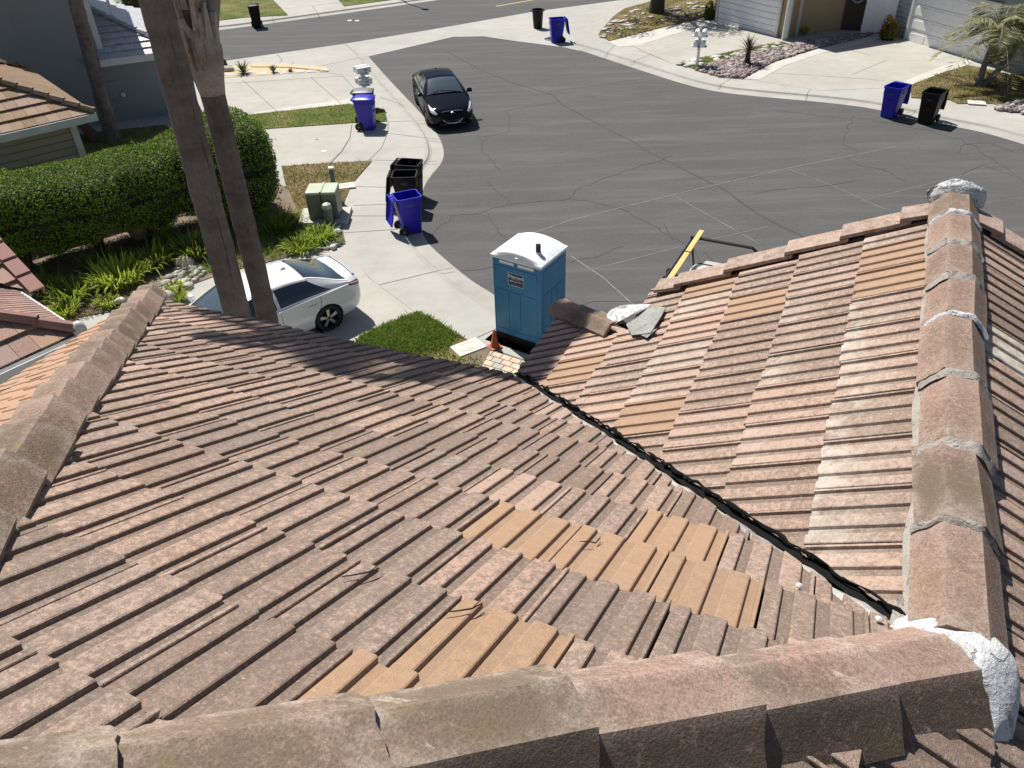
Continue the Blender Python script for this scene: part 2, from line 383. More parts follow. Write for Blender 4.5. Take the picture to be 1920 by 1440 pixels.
M['tree_leaf'] = mat_leaf('tree_leaf', (0.02, 0.04, 0.008), (0.07, 0.12, 0.02), 0.2)
M['bark_palm'] = mat_bark('palm_bark', (0.135, 0.116, 0.103), (0.215, 0.190, 0.170))
M['bark_palm2'] = mat_bark('palm_bark_dark', (0.115, 0.098, 0.086), (0.195, 0.170, 0.150))
M['boot'] = mat_bark('palm_boot', (0.27, 0.23, 0.19), (0.48, 0.44, 0.39), 7, (0.13, 0.07, 0.035))
M['bark'] = mat_bark('tree_bark', (0.05, 0.040, 0.032), (0.10, 0.082, 0.066))
M['rock'] = flat('river_rock', (0.36, 0.33, 0.30), 0.85, var=0.45, vs_=2.5)
M['rock_white'] = flat('white_rock', (0.70, 0.68, 0.65), 0.8, var=0.15)
M['rock_pink'] = flat('pink_boulder', (0.36, 0.25, 0.21), 0.9, var=0.3, vs_=4)
M['paver_a'] = flat('paver_tan', (0.50, 0.40, 0.30), 0.9, var=0.2, vs_=6)
M['white'] = flat('white_paint', (0.82, 0.82, 0.81), 0.5, var=0.05)
M['white_trim'] = flat('white_trim', (0.62, 0.63, 0.62), 0.55, var=0.08)
M['grey_blue'] = mat_stucco('blue_grey_stucco', (0.25, 0.275, 0.28))
M['siding_blue'] = mat_stucco('blue_grey_siding', (0.30, 0.335, 0.35))
M['beige'] = mat_stucco('beige_siding', (0.44, 0.36, 0.30))
M['tan_wall'] = mat_stucco('tan_wall', (0.43, 0.33, 0.20))
M['cream'] = mat_stucco('cream_stucco', (0.52, 0.46, 0.37))
M['brown'] = flat('dark_brown_wood', (0.05, 0.034, 0.024), 0.7, var=0.3)
M['bluebin'] = flat('blue_plastic', (0.006, 0.005, 0.37), 0.42, var=0.10, vs_=6)
M['blackbin'] = flat('black_plastic', (0.006, 0.006, 0.007), 0.5, spec=0.25, var=0.2, vs_=8)
M['greybin'] = flat('grey_plastic', (0.13, 0.14, 0.155), 0.5, var=0.2)
M['rubber'] = flat('tyre_rubber', (0.012, 0.012, 0.012), 0.75)
M['paint_black'] = flat('black_car_paint', (0.004, 0.005, 0.010), 0.6, 0.0, 0.45, 0.0)
M['paint_white'] = flat('white_car_paint', (0.68, 0.69, 0.70), 0.25, 0.0, 1.0)
M['paint_silver'] = flat('pale_van_paint', (0.52, 0.52, 0.50), 0.35, 0.0, 0.6, var=0.06)
M['glass'] = flat('tinted_glass', (0.010, 0.015, 0.022), 0.04, 0.0, 1.0, 0.8)
M['glass_light'] = flat('windscreen_glass', (0.045, 0.065, 0.080), 0.05, 0.0, 1.0, 0.8)
M['chrome'] = flat('chrome', (0.72, 0.72, 0.74), 0.14, 1.0)
M['alloy'] = flat('machined_alloy', (0.62, 0.62, 0.64), 0.28, 1.0)
M['blackgloss'] = flat('gloss_black_trim', (0.008, 0.008, 0.009), 0.2, 0.0, 0.5)
M['lamp'] = flat('headlamp_glass', (0.55, 0.57, 0.60), 0.08, 0.3, 1.0)
M['red'] = flat('tail_lamp', (0.16, 0.008, 0.012), 0.12, 0.0, 1.0)
M['plate'] = flat('plate', (0.6, 0.6, 0.58), 0.5)
M['potty'] = flat('blue_panel', (0.024, 0.185, 0.36), 0.42, var=0.14, vs_=2.5)
M['potty_roof'] = flat('white_moulded_plastic', (0.70, 0.72, 0.74), 0.35, var=0.05)
M['sign_navy'] = flat('navy_sign', (0.010, 0.013, 0.055), 0.5)
M['sign_white'] = flat('sign_lettering', (0.62, 0.64, 0.70), 0.5)
M['cone'] = flat('orange_cone', (0.36, 0.075, 0.018), 0.6, var=0.25, vs_=9)
M['util'] = flat('utility_green', (0.120, 0.145, 0.108), 0.5, var=0.12)
M['util_top'] = flat('utility_green_lid', (0.37, 0.41, 0.31), 0.55, var=0.1)
M['util_teal'] = flat('teal_cabinet', (0.045, 0.075, 0.082), 0.5, var=0.15)
M['lumber'] = flat('yellow_lumber', (0.62, 0.42, 0.155), 0.75, var=0.15, vs_=5)
M['black_metal'] = flat('black_steel', (0.012, 0.012, 0.014), 0.4, 0.3)
M['orange_wood'] = flat('red_brown_timber', (0.14, 0.065, 0.035), 0.8, var=0.25)
M['twig'] = flat('dry_twig', (0.05, 0.035, 0.025), 0.9)
M['valve'] = flat('pale_lid', (0.55, 0.52, 0.46), 0.9, var=0.1, vs_=10)
M['lens'] = flat('lamp_globe', (0.6, 0.6, 0.56), 0.3)

# ------------------------------------------------------------------ tiled roofs
def in_poly(x, y, poly):
    r = False; n = len(poly); j = n-1
    for i in range(n):
        xi, yi = poly[i]; xj, yj = poly[j]
        if (yi > y) != (yj > y) and x < (xj-xi)*(y-yi)/(yj-yi)+xi: r = not r
        j = i
    return r
PROF = [(.003, -.2), (.006, 0), (.046, 0), (.050, -.16), (.0535, -1), (.083, -1), (.0875, -.12), (.091, 0), (.143, 0), (.147, -.16), (.1505, -1), (.185, -1), (.1895, -.12), (.193, 0), (.247, 0), (.251, -.16), (.2545, -1), (.279, -1), (.283, 0), (.2925, 0), (.2945, -.2)]
PROF_FINE = [(.003, 0)]+[(x, h) for k in range(9) for x, h in ((.012+k*.031, -.35), (.022+k*.031, -.35), (.026+k*.031, 0), (.034+k*.031, 0))][:-2]+[(.2945, 0)]
def tile_field(name, parent, O, u, d, n, cuts, x0, x1, y0, y1, mat, tintf, E=.375, W=.298, T=.021, dep=.0125,
               phx=0.0, phy=0.0, stag=(0.0, .17, .09), prof=PROF, jit=1.0, pan=.42, deck=None, deck_h=-.055):
    """courses of interlocking concrete tiles on the plane O,u,d (down), n; cuts = [(a,b,c)] keep a*x+b*y<=c"""
    O, u, d, n = (np.array(v, float) for v in (O, u, d, n)); rs = np.random.default_rng(abs(hash(name)) % 1000 if False else len(name)*17+int(abs(x0*10)))
    k = len(prof); px_ = np.array([p[0]*W/.298 for p in prof]); ph = np.array([p[1]*dep for p in prof])
    V = []; F = []; Tn = []
    r0 = math.floor((y0-phy)/E); r1 = math.ceil((y1-phy)/E)+1
    for r in range(r0, r1+1):
        yb = phy+r*E; off = phx+stag[r % len(stag)]
        c0 = math.floor((x0-off)/W)-1; c1 = math.ceil((x1-off)/W)+1
        for c in range(c0, c1+1):
            xa = off+c*W; cx, cy = xa+W/2, yb-E/2
            if any(a*cx+b*cy > cc+.42*math.hypot(a, b) for a, b, cc in cuts): continue
            jy = rs.normal(0, .0045)*jit; jh = abs(rs.normal(0, .0022))*jit; sk = rs.normal(0, .006)*jit; jx = rs.normal(0, .0012)*jit
            tl = rs.normal(0, .0025)*jit
            (tf, tb) = tintf(cx, cy, rs, O+u*cx+d*cy)
            b = len(V); L = E+.035
            for end in (0, 1):
                for i in range(k):
                    yy = yb+jy - (0 if end == 0 else L) + sk*(px_[i]-W/2) + ((rs.normal(0, .0022)-(rs.uniform(.004, .014) if rs.uniform() < .035 else 0))*jit if end == 0 else 0)
                    hh = ph[i]+jh+tl*(px_[i]/W-.5) - (T*L/E if end else 0)
                    V.append(O+u*(xa+jx+px_[i])+d*yy+n*hh); tt = tf if end == 0 else tb; Tn.append(tt if ph[i] > -.008 else (min(1.0, tt[0]+pan), tt[1], tt[2], 1))
            for i in range(k):
                yy = yb+jy-.004 + sk*(px_[i]-W/2)
                V.append(O+u*(xa+jx+px_[i])+d*yy+n*(ph[i]-T-.008+jh)); Tn.append((1.0, tf[1], 0.0 if tf[2] < .5 else tf[2], 1))
            for i in (0, k-1):
                V.append(O+u*(xa+jx+px_[i])+d*(yb+jy-L)+n*(ph[i]-2*T-.02)); Tn.append((1.0, tf[1], 0, 1))
            for i in range(k-1):
                F.append((b+i, b+i+1, b+k+i+1, b+k+i)); F.append((b+2*k+i, b+2*k+i+1, b+i+1, b+i))
            F.append((b+2*k, b, b+k, b+3*k)); F.append((b+k-1, b+3*k-1, b+3*k+1, b+2*k-1))
    me = bpy.data.meshes.new(name); me.from_pydata([tuple(map(float, v)) for v in V], [], F)
    a = me.color_attributes.new('tint', 'FLOAT_COLOR', 'POINT'); a.data.foreach_set('color', np.array(Tn, np.float32).ravel())
    bm = bmesh.new(); bm.from_mesh(me)
    for (ca, cb, cc) in cuts:
        nn = u*ca+d*cb; L2 = ca*ca+cb*cb
        co = O+(u*ca+d*cb)*(cc/L2)
        bmesh.ops.bisect_plane(bm, geom=bm.verts[:]+bm.edges[:]+bm.faces[:], dist=1e-5, plane_co=Vector(co), plane_no=Vector(nn), clear_outer=True)
    # underlay deck under the tiles
    if deck:
        lay = bm.verts.layers.float_color['tint']
        vs_ = [bm.verts.new(Vector(O+u*x+d*y+n*deck_h)) for x, y in deck]
        f = bm.faces.new(vs_); f.material_index = 1
    bm.to_mesh(me); bm.free()
    return link(name, me, [mat, M['underlay']], parent)

S = .546; HC = 1/math.sqrt(1+S*S); HS = S*HC                     # roof pitch of the house below the camera
HA = 25.257
house = thing('house', 'two storey house with weathered brown concrete tile roof, hips, ridge and black valley in front', 'house', (0, 0, 0), -R(HA))
hx = np.array([math.cos(R(HA)), -math.sin(R(HA)), 0]); hy = np.array([math.sin(R(HA)), math.cos(R(HA)), 0])
def hl(P): P = np.array(P, float); return (float(P@hx), float(P@hy), float(P[2]))     # world -> house
def to_px(P):
    """pixel of a house-local point, used only to look up which real tile is replaced or stained"""
    Wd = hx*P[0]+hy*P[1]+np.array([0, 0, P[2]-CH]); z = Wd@FW
    return 960+FPX*(Wd@RT)/z, 720-FPX*(Wd@UP)/z
uA, dA, nA = (1, 0, 0), (0, HC, -HS), (0, HS, HC)
uB, dB, nB = (0, 1, 0), (-HC, 0, -HS), (-HS, 0, HC)
uD, dD, nD = (0, -1, 0), (HC, 0, -HS), (HS, 0, HC)
zA, zB, zE = CH-1.0, CH-2.17, CH-.383
qR, zJ = .53, CH-2.17+S*.53
ORANGE_A = [[(935, 945), (1010, 950), (1105, 985), (1140, 955), (1250, 965), (1400, 1005), (1440, 1060), (1460, 1120), (1440, 1180), (1300, 1160), (1230, 1125), (1150, 1085), (890, 1020)],
            [(585, 1190), (700, 1200), (860, 1290), (900, 1420), (300, 1430), (430, 1335)], [(845, 1105), (910, 1125), (1060, 1190), (1030, 1265), (860, 1280), (740, 1225)]]
ORANGE_B = [[(1590, 455), (1740, 420), (1740, 520), (1590, 520)], [(1330, 553), (1462, 545), (1462, 605), (1330, 612)], [(1270, 515), (1385, 505), (1380, 560), (1270, 556)],
            [(1335, 762), (1390, 755), (1385, 835), (1335, 840)], [(1150, 748), (1262, 742), (1255, 815), (1140, 805)], [(1020, 650), (1128, 645), (1128, 700), (1020, 705)], [(1110, 590), (1215, 560), (1200, 640), (1120, 650)]]
GREY_B = [[(1185, 640), (1312, 630), (1312, 705), (1185, 705)], [(1250, 548), (1360, 540), (1355, 595), (1250, 598)]]
def tint_A(x, y, rs, P):
    px, py = to_px(P)
    if any(in_poly(px, py, o) for o in ORANGE_A): t = (rs.uniform(.05, .38), rs.uniform(0, .7), 1.0, 1); return t, t
    li = float(np.clip(rs.normal(.50, .085), .05, .95)); hu = rs.uniform()
    if rs.uniform() < .06: li *= .35
    og = .16 if rs.uniform() < .05 else 0
    return (li*.9+.05, hu, og, 1), (li, hu, og*.3, 1)
def tint_B(x, y, rs, P):
    px, py = to_px(P)
    if any(in_poly(px, py, o) for o in ORANGE_B): t = (rs.uniform(.1, .4), rs.uniform(.7, 1), 1.0, 1); return t, t
    li = float(np.clip(rs.normal(.47, .09), .05, .95)); hu = rs.uniform()
    if any(in_poly(px, py, o) for o in GREY_B) and rs.uniform() < .8: return (.25, hu, .34, 1), (.3, hu, .22, 1)
    if px < 1330: li *= .65
    w_ = rs.uniform(.36, .47) if abs(y+.3136) < .1 else (rs.uniform(.25, .40) if abs(y-.0614) < .1 and rs.uniform() < .6 else (.30 if rs.uniform() < .2 else 0.0))
    return (li*.85, hu, w_, 1), (li, hu, 0.0, 1)
def tint_D(x, y, rs, P):
    li = float(np.clip(rs.normal(.48, .15), .05, .95)); og = .49 if rs.uniform() < .06 else 0.0
    return (li, rs.uniform(), og, 1), (li, rs.uniform(), og, 1)
def tint_E(x, y, rs, P):
    li = float(np.clip(rs.normal(.16, .10), 0, .6)); return (li, rs.uniform(), 0, 1), (li, rs.uniform(), 0, 1)
# plane cuts in (x, y): for A x=q, y*HC=p ; for B x=p, q=-y*HC
VS = 2.143
eA = .14
tile_field('roof_slope', house, (0, 0, zA), uA, dA, nA,
           [(-1, -HC, 1.13), (1, -HC, -1.08), (1, HC, VS-.046), (-eA, HC, 3.98+1.84*eA)], -5.0, .7, -.1, 4.7, M['tile'], tint_A,
           phx=-.6622, phy=1.2274, stag=(0.0, .165, .085, .23),
           deck=[(-1.1, -.03/HC), (.53, 1.61/HC), (-1.84, 3.97/HC), (-4.72, 3.58/HC)])
B_cuts = [(-1, HC, -VS-.032), (0, -HC, .50)]
tile_field('roof_slope', house, (0, 0, zB), uB, dB, nB, B_cuts+[(1, 0, 4.79), (0, HC, 1.15)], 1.6, 4.9, -.7, 1.35, M['tile'], tint_B,
           phx=2.982, phy=-.1261, stag=(0.0, .213, .12), deck=[(1.61, -.53/HC), (4.78, -.53/HC), (4.78, 1.12/HC), (3.27, 1.12/HC)])
tile_field('roof_slope', house, (0, 0, zB), uB, dB, nB, B_cuts+[(1, -HC, 3.03), (0, -HC, -1.15), (0, HC, 1.87)], 3.2, 4.95, 1.2, 2.2, M['tile'], tint_B,
           phx=2.982, phy=-.1261, stag=(0.0, .213, .12), deck=[(3.27, 1.13/HC), (4.20, 1.13/HC), (4.87, 1.84/HC), (3.98, 1.84/HC)])
tile_field('roof_slope', house, (0, 0, zE), uB, dB, nB, [(1, -HC, -1.17), (0, HC, 5.15), (-1, 0, 2.6)], -2.7, 4.0, 1.2, 5.9, M['tile_pale'], tint_E,
           phx=.1, phy=.2, dep=.007, deck=[(-.03, 1.1/HC), (3.58, 4.72/HC), (3.58, 5.1/HC), (-2.6, 5.1/HC), (-2.6, 1.1/HC)])
# the slope on the far side of the right ridge and below the near hip
tile_field('roof_slope', house, (qR, 0, zJ), uD, dD, nD, [(-1, 0, 4.79), (1, 0, -1.61), (0, -HC, -.03), (0, HC, 3.2)], -4.8, -1.5, 0, 3.6, M['tile'], tint_D,
           phx=.05, phy=.11, deck=[(-4.78, 0), (-1.61, 0), (-1.61, 3.2), (-4.78, 3.2)])
tile_field('roof_slope', house, (qR, 0, zJ), uD, dD, nD, [(-1, 0, 1.60), (-1, -HC, 1.55), (1, 0, 2.2), (0, HC, 3.2)], -1.62, 2.3, -2.4, 3.6, M['tile'], tint_D,
           phx=.05, phy=.11, deck=[(-1.61, 0), (-1.61, 3.2), (2.2, 3.2), (2.2, -2.2/HC), (.03, -1.64/HC)])
# small hipped slope in front of the gable and the gable wall
mb = MB(); fz = CH-2.17-S*1.84
mb.add([(-1.84, 4.87, fz-.05), (-1.25, 4.30, fz+S*.57-.05), (1.8, 4.30, fz+S*.57-.05), (2.4, 4.87, fz-.05)], [(0, 1, 2, 3)])
mb.build('roof_slope', M['tile'], house)
mb = MB(); mb.add([(-1.25, 4.34, fz+.2), (qR, 4.34, zJ-.06), (2.35, 4.34, fz+.2), (-1.25, 4.30, fz+.2), (qR, 4.30, zJ-.06), (2.35, 4.30, fz+.2)], [(0, 1, 2), (3, 5, 4), (0, 3, 4, 1), (1, 4, 5, 2)])
mb.build('gable_wall', M['cream'], house)
# walls
mb = MB(); mb.prism([(-4.35, -5.0), (3.1, -5.0), (3.1, 4.25), (-1.4, 4.25), (-1.4, 3.45), (-4.35, 3.2)], 0.0, CH-3.42); mb.build('wall', M['cream'], house)
mb = MB()
for a, b in (((-1.84, 3.95), (-4.65, 3.56)), ((-1.84, 3.95), (-1.84, 4.86)), ((-1.84, 4.86), (2.4, 4.86))):
    L = math.hypot(b[0]-a[0], b[1]-a[1]); mb.box(((a[0]+b[0])/2, (a[1]+b[1])/2, CH-3.33), (L, .03, .2), math.atan2(b[1]-a[1], b[0]-a[0]))
mb.build('fascia', M['white_trim'], house)

def cap_mesh(P0, P1, lat, up, prof, th=.020, lift=(.018, .0), taper=(1.0, .94), jag=.004, rs=None, dirt=(.35, .45, .45)):
    """one ridge tile from P0 (raised end) to P1; prof = [(lateral, height)]"""
    P0, P1, lat, up = (np.array(v, float) for v in (P0, P1, lat, up)); rs = rs or rng; ax = (P1-P0)/np.linalg.norm(P1-P0)
    st = 5; V = []; k = len(prof); F = []
    fine = []
    for i in range(k-1):
        for j in range(4): fine.append(tuple(np.array(prof[i])*(1-j/4)+np.array(prof[i+1])*(j/4)))
    fine.append(prof[-1]); n = len(fine)
    tw = rs.normal(0, .010); e0 = rs.normal(0, jag, n); e1 = rs.normal(0, jag, n); sh = rs.normal(0, .004)
    for layer in (0, 1):
        for i in range(st+1):
            t = i/st; kx = taper[0]+(taper[1]-taper[0])*t; lf = lift[0]+(lift[1]-lift[0])*t
            for j, (x, h) in enumerate(fine):
                hh = h-(th if layer else 0); xx = x*kx*((1-th*.35/.12) if layer else 1)+sh+tw*(t-.5)
                q = P0+(P1-P0)*t+lat*xx+up*(hh+lf)+ax*((e0[j] if i == 0 else 0)+(e1[j] if i == st else 0))
                if 0 < i < st or 0 < j < n-1: q = q+up*rs.normal(0, .0009)
                V.append(q)
    m = (st+1)*n
    for i in range(st):
        for j in range(n-1):
            a = i*n+j; F.append((a, a+n, a+n+1, a+1)); F.append((m+a, m+a+1, m+a+n+1, m+a+n))
        F.append((i*n, m+i*n, m+i*n+n, i*n+n)); F.append((i*n+n-1, i*n+2*n-1, m+i*n+2*n-1, m+i*n+n-1))
    for j in range(n-1):
        F.append((j, j+1, m+j+1, m+j)); F.append((st*n+j, m+st*n+j, m+st*n+j+1, st*n+j+1))
    me = bpy.data.meshes.new('cap'); me.from_pydata([tuple(map(float, v)) for v in V], [], F)
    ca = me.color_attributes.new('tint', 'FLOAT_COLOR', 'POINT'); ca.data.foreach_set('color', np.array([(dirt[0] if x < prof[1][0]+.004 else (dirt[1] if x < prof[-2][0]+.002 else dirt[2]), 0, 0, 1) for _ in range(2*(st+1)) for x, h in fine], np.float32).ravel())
    bm = bmesh.new(); bm.from_mesh(me); bmesh.ops.recalc_face_normals(bm, faces=bm.faces); bm.to_mesh(me); bm.free()
    shade(me, 24); return me
CAP = [(-.128, -.052), (-.052, .040), (.052, .040), (.128, -.052)]
def cap_row(part, pts, lat, up, prof=CAP, name='ridge_tile', over=.035, **kw):
    for a, b in zip(pts[:-1], pts[1:]):
        a, b = np.array(a, float), np.array(b, float); ax = (b-a)/np.linalg.norm(b-a)
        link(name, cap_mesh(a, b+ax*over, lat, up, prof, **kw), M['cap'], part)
def lump(name, mat, rows, parent, amp=.006, seed=1, smooth=True, closed=False, sub=2):
    """rough hand-made mortar from a grid of points"""
    rs = np.random.default_rng(seed); n = len(rows[0]); V = [np.array(p)+rs.normal(0, amp, 3) for r in rows for p in r]
    F = [(i*n+j, i*n+j+1, (i+1)*n+j+1, (i+1)*n+j) for i in range(len(rows)-1) for j in range(n-1)]
    me = bpy.data.meshes.new(name); me.from_pydata([tuple(map(float, v)) for v in V], [], F)
    o = link(name, me, mat, parent); md = o.modifiers.new('s', 'SUBSURF'); md.levels = md.render_levels = sub; bake(o)
    me = o.data; co = np.empty(len(me.vertices)*3, np.float32); me.vertices.foreach_get('co', co); co = co.reshape(-1, 3)
    co += rs.normal(0, amp*.22, co.shape); me.vertices.foreach_set('co', co.ravel()); me.update()
    me.polygons.foreach_set('use_smooth', [True]*len(me.polygons)); return o
CAPF = [tuple(np.array(CAP[i])*(1-t/4)+np.array(CAP[i+1])*(t/4)) for i in range(3) for t in range(4)]+[CAP[-1]]
r2 = math.sqrt(.5)
def hipP(q, p, z, dq, dp, t): return (q+dq*t, p+dp*t, z-S*t)
# near hip: rises from the junction J towards the left and the camera
hup = np.array([S*r2, -S*r2, 2*r2*1.0]); hup = np.array([S/2, -S/2, 1.0]); hup /= np.linalg.norm(hup)
part = MB().box((qR, 1.61, zJ-.2), (.05, .05, .1)).build('hip', M['underlay'], house)
ts = [1.92, 1.64, 1.36, 1.09, .82, .545, .262, .015]
axd = np.array([1, 1, -S]); lat = np.array([1, -1, 0])*r2; up = np.cross(lat, axd); up = up/np.linalg.norm(up); up = up if up[2] > 0 else -up
cap_row(part, [(qR-t, 1.61-t, zJ+S*t-.012*t) for t in ts], lat, up, prof=[(-.136, -.046), (-.058, .012), (.066, .022), (.172, -.094)], lift=(.004, .026), taper=(.95, 1.0), th=.026, dirt=(.0, .38, 1.0), name='hip_tile')  # facets away from the sun darkened: lichen and shade put into the tint
# left hip
part = MB().box((-1.2, .1, zE-.75), (.05, .05, .1)).build('hip', M['underlay'], house)
ts = [.20, .42, .64, .86, 1.075, 1.27, 1.46, 1.66, 1.86, 2.05, 2.22, 2.40, 2.58, 2.78, 2.98, 3.20, 3.42, 3.64]
axd = np.array([-1, 1, -S]); lat = np.array([-1, -1, 0])*r2; up = np.cross(lat, axd); up = up/np.linalg.norm(up); up = up if up[2] > 0 else -up
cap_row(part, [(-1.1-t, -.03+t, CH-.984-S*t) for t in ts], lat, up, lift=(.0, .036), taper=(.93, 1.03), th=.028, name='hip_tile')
# level right ridge: laid from the junction outwards, each farther tile over the nearer one
part = MB().box((qR, 3, zJ-.2), (.05, .05, .1)).build('ridge', M['underlay'], house)
ps = [4.80, 4.52, 4.16, 3.79, 3.42, 2.96, 2.52, 2.12, 1.69]
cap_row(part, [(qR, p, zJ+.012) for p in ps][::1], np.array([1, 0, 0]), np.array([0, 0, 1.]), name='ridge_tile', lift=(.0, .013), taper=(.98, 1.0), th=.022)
for i, p in enumerate(ps[1:-1]):
    lump('mortar', M['mortar'] if i in (0, 3) else M['mortar_dull'], [[(qR+x*k_, p+dy+.010*math.sin(j*2.3+i), zJ+.012+h*k_+g) for j, (x, h) in enumerate(CAPF)] for dy, g, k_ in ((-.030, .019, 1.01), (-.042, .015, 1.005), (-(.050+.022*((i*7) % 3)/2), .0025, 1.0))], part, .0022, 30+i, sub=1)
# hip of the small front slope
part = MB().box((-1.3, 4.3, fz+.1), (.05, .05, .1)).build('hip', M['underlay'], house)
axd = np.array([-1, 1, -S]); lat = np.array([-1, -1, 0])*r2; up = np.cross(lat, axd); up = up/np.linalg.norm(up); up = up if up[2] > 0 else -up
h0 = (-1.22, 4.27); zz = CH-2.17+S*h0[0]
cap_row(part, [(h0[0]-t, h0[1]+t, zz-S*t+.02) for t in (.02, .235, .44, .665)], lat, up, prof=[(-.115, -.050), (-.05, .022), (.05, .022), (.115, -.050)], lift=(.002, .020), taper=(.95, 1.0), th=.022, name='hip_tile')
# rake tiles on both verges of the gable
def rake_row(side):
    sg = 1 if side < 0 else -1
    for q0, q1 in ((.42, .27), (.30, -.02), (.0, -.31), (-.29, -.66), (-.64, -.97), (-.95, -1.10)):
        w0, w1 = (4.64, 4.80); Lx = q0-q1
        def pt(q, p, h): 
            qq = q if side < 0 else 2*qR-q
            return (qq, p, zB+S*q+h)
        l0, l1 = .018, .052
        th = .026
        v = [pt(q1, w0, l1-th), pt(q0+.03, w0, l0-th), pt(q0+.03, w1, l0-th), pt(q1, w1, l1-th), pt(q1, w0, l1), pt(q0+.03, w0, l0), pt(q0+.03, w1, l0+.006), pt(q1, w1, l1+.006)]
        m = MB(); m.hexa(v)
        m.hexa([pt(q1, w1-.022, l1-.19), pt(q0+.03, w1-.022, l0-.19), pt(q0+.03, w1+.003, l0-.19), pt(q1, w1+.003, l1-.19), pt(q1, w1-.022, l1-.02), pt(q0+.03, w1-.022, l0-.02), pt(q0+.03, w1+.003, l0-.02), pt(q1, w1+.003, l1-.02)])
        m.build('rake_tile', M['cap'], house, bevel=.005)
rake_row(-1); rake_row(1)
# valley: metal strip on one side, torn black bitumen on the other
def valley_strip(name, mat, d0, d1, h, amp, seed, thick=.0):
    rs = np.random.default_rng(seed); V = []; F = []; n = 60
    for i in range(n+1):
        t = i/n; q = qR-.02-(qR+1.86)*t; p = VS-q
        nrm = np.array([r2, r2, 0]); a0 = d0*(1-.35*t)+rs.normal(0, amp*.3); a1 = d1*(1-.35*t)+rs.normal(0, amp)
        for k, a in enumerate((a0, (a0+a1)/2, a1)):
            P = np.array([q, p, 0])+nrm*a
            z = (zA-S*P[1]) if a < 0 else (zB+S*P[0])
            V.append((P[0], P[1], z+h+(thick if k == 1 else 0)+rs.normal(0, amp*.12)))
    for i in range(n):
        for k in range(2): F.append((i*3+k, i*3+k+1, i*3+3+k+1, i*3+3+k))
    me = bpy.data.meshes.new(name); me.from_pydata([tuple(map(float, v)) for v in V], [], F)
    return link(name, me, mat, house)
valley_strip('valley_flashing', M['galv'], -.065, .0, -.030, .006, 3, .012)
valley_strip('valley_bitumen', M['bitumen'], -.002, .028, -.022, .008, 5, .004)
rs = np.random.default_rng(11); mb = MB()                         # curled bitumen edge along the cut tiles
pts = []; rad = []
for i in range(90):
    t = i/89; q = qR-.10-(qR+1.70)*t; P = np.array([q, VS-q, 0])+np.array([r2, r2, 0])*(.019+rs.normal(0, .004))
    pts.append((P[0], P[1], zB+S*P[0]+.004+rs.normal(0, .004))); rad.append(abs(.006+rs.normal(0, .004)))
mb.tube(pts, rad, 6); mb.build('valley_bitumen', M['bitumen'], house)

# mortar arch where the near hip meets the right ridge
axd = np.array([1, 1, -S]); axd = axd/np.linalg.norm(axd); lat = np.array([1, -1, 0])*r2; up = np.cross(lat, axd); up = up if up[2] > 0 else -up
J = np.array([qR, 1.61, zJ]); rows = []
arch = [(-.175, -.062), (-.140, -.020), (-.100, .020), (-.058, .046), (-.005, .056), (.062, .058), (.115, .005), (.160, -.060), (.185, -.120)]
for k, (a, g) in enumerate(((-.030, -.020), (-.018, .010), (.015, .026), (.055, .030), (.095, .018), (.125, -.020), (.140, -.075))):
    rows.append([J+axd*(a+.014*math.sin(i*2.1+k*.4))+lat*x*(1+g*1.2)+up*(h+g) for i, (x, h) in enumerate(arch)])
lump('mortar', M['mortar'], rows, house, .005, 4)
# mortar cap on the street end of the ridge
rows = []; E0 = np.array([qR, 4.83, zJ-.005])
for k in range(8):
    la = -.25+k*.25; rows.append([])
    for j in range(11):
        lo_ = math.pi*j/10; rr = math.cos(la) if la < 1.5 else .08
        # dome elongated across the ridge, flattened towards the street
        rows[-1].append(E0+np.array([-.148*math.cos(lo_)*rr, .085*math.sin(lo_)*rr*1.0-.02, .112*math.sin(la)+.010*math.sin(j*1.7+k)]))
    rows[-1] = rows[-1]+[E0+np.array([.148*math.cos(math.pi*j/6)*rr, -.06*math.sin(math.pi*j/6)*rr-.02, .112*math.sin(la)]) for j in range(7)]
lump('mortar', M['mortar'], rows, house, .006, 6)
# mortar smear, grey flashing patches at the foot of the verge
def onB(px, py, h=0.0):
    d = ray(px, py); P = d*((-2.17)/(np.array([*(S*-hx[:2]), 1.0])@d)); l = hl(P); return np.array([l[0], l[1], l[2]+CH])+np.array(nB)*h
rows = [[onB(1128, 622, .01), onB(1150, 618, .03), onB(1180, 604, .03), onB(1206, 588, .02)],
        [onB(1134, 612, .03), onB(1156, 605, .06), onB(1186, 592, .06), onB(1214, 582, .03)],
        [onB(1138, 602, .05), onB(1160, 592, .08), onB(1188, 583, .07), onB(1218, 578, .02)],
        [onB(1143, 596, .02), onB(1164, 586, .04), onB(1192, 579, .03), onB(1222, 575, .0)]]
lump('mortar', M['mortar'], rows, house, .012, 8)
lump('mortar', M['mortar'], [[onB(1124, 628, .006), onB(1138, 632, .008)], [onB(1130, 612, .02), onB(1142, 615, .02)], [onB(1140, 600, .03), onB(1155, 606, .03)]], house, .003, 9)
mb = MB(); pl = [onB(*p, .016) for p in ((1176, 612), (1186, 632), (1222, 628), (1242, 596), (1250, 580), (1222, 577), (1200, 596))]
mb.add(pl+[p-np.array(nB)*.006 for p in pl], [tuple(range(7)), tuple(range(13, 6, -1))]+[(i, i+7, (i+1) % 7+7, (i+1) % 7) for i in range(7)]); mb.build('flashing_patch', M['lead'], house)
mb = MB(); pl = [onB(*p, .010) for p in ((1198, 628), (1214, 636), (1234, 618), (1224, 622))]
mb.add(pl, [(0, 1, 2, 3)]); mb.build('flashing_patch', M['lead'], house)
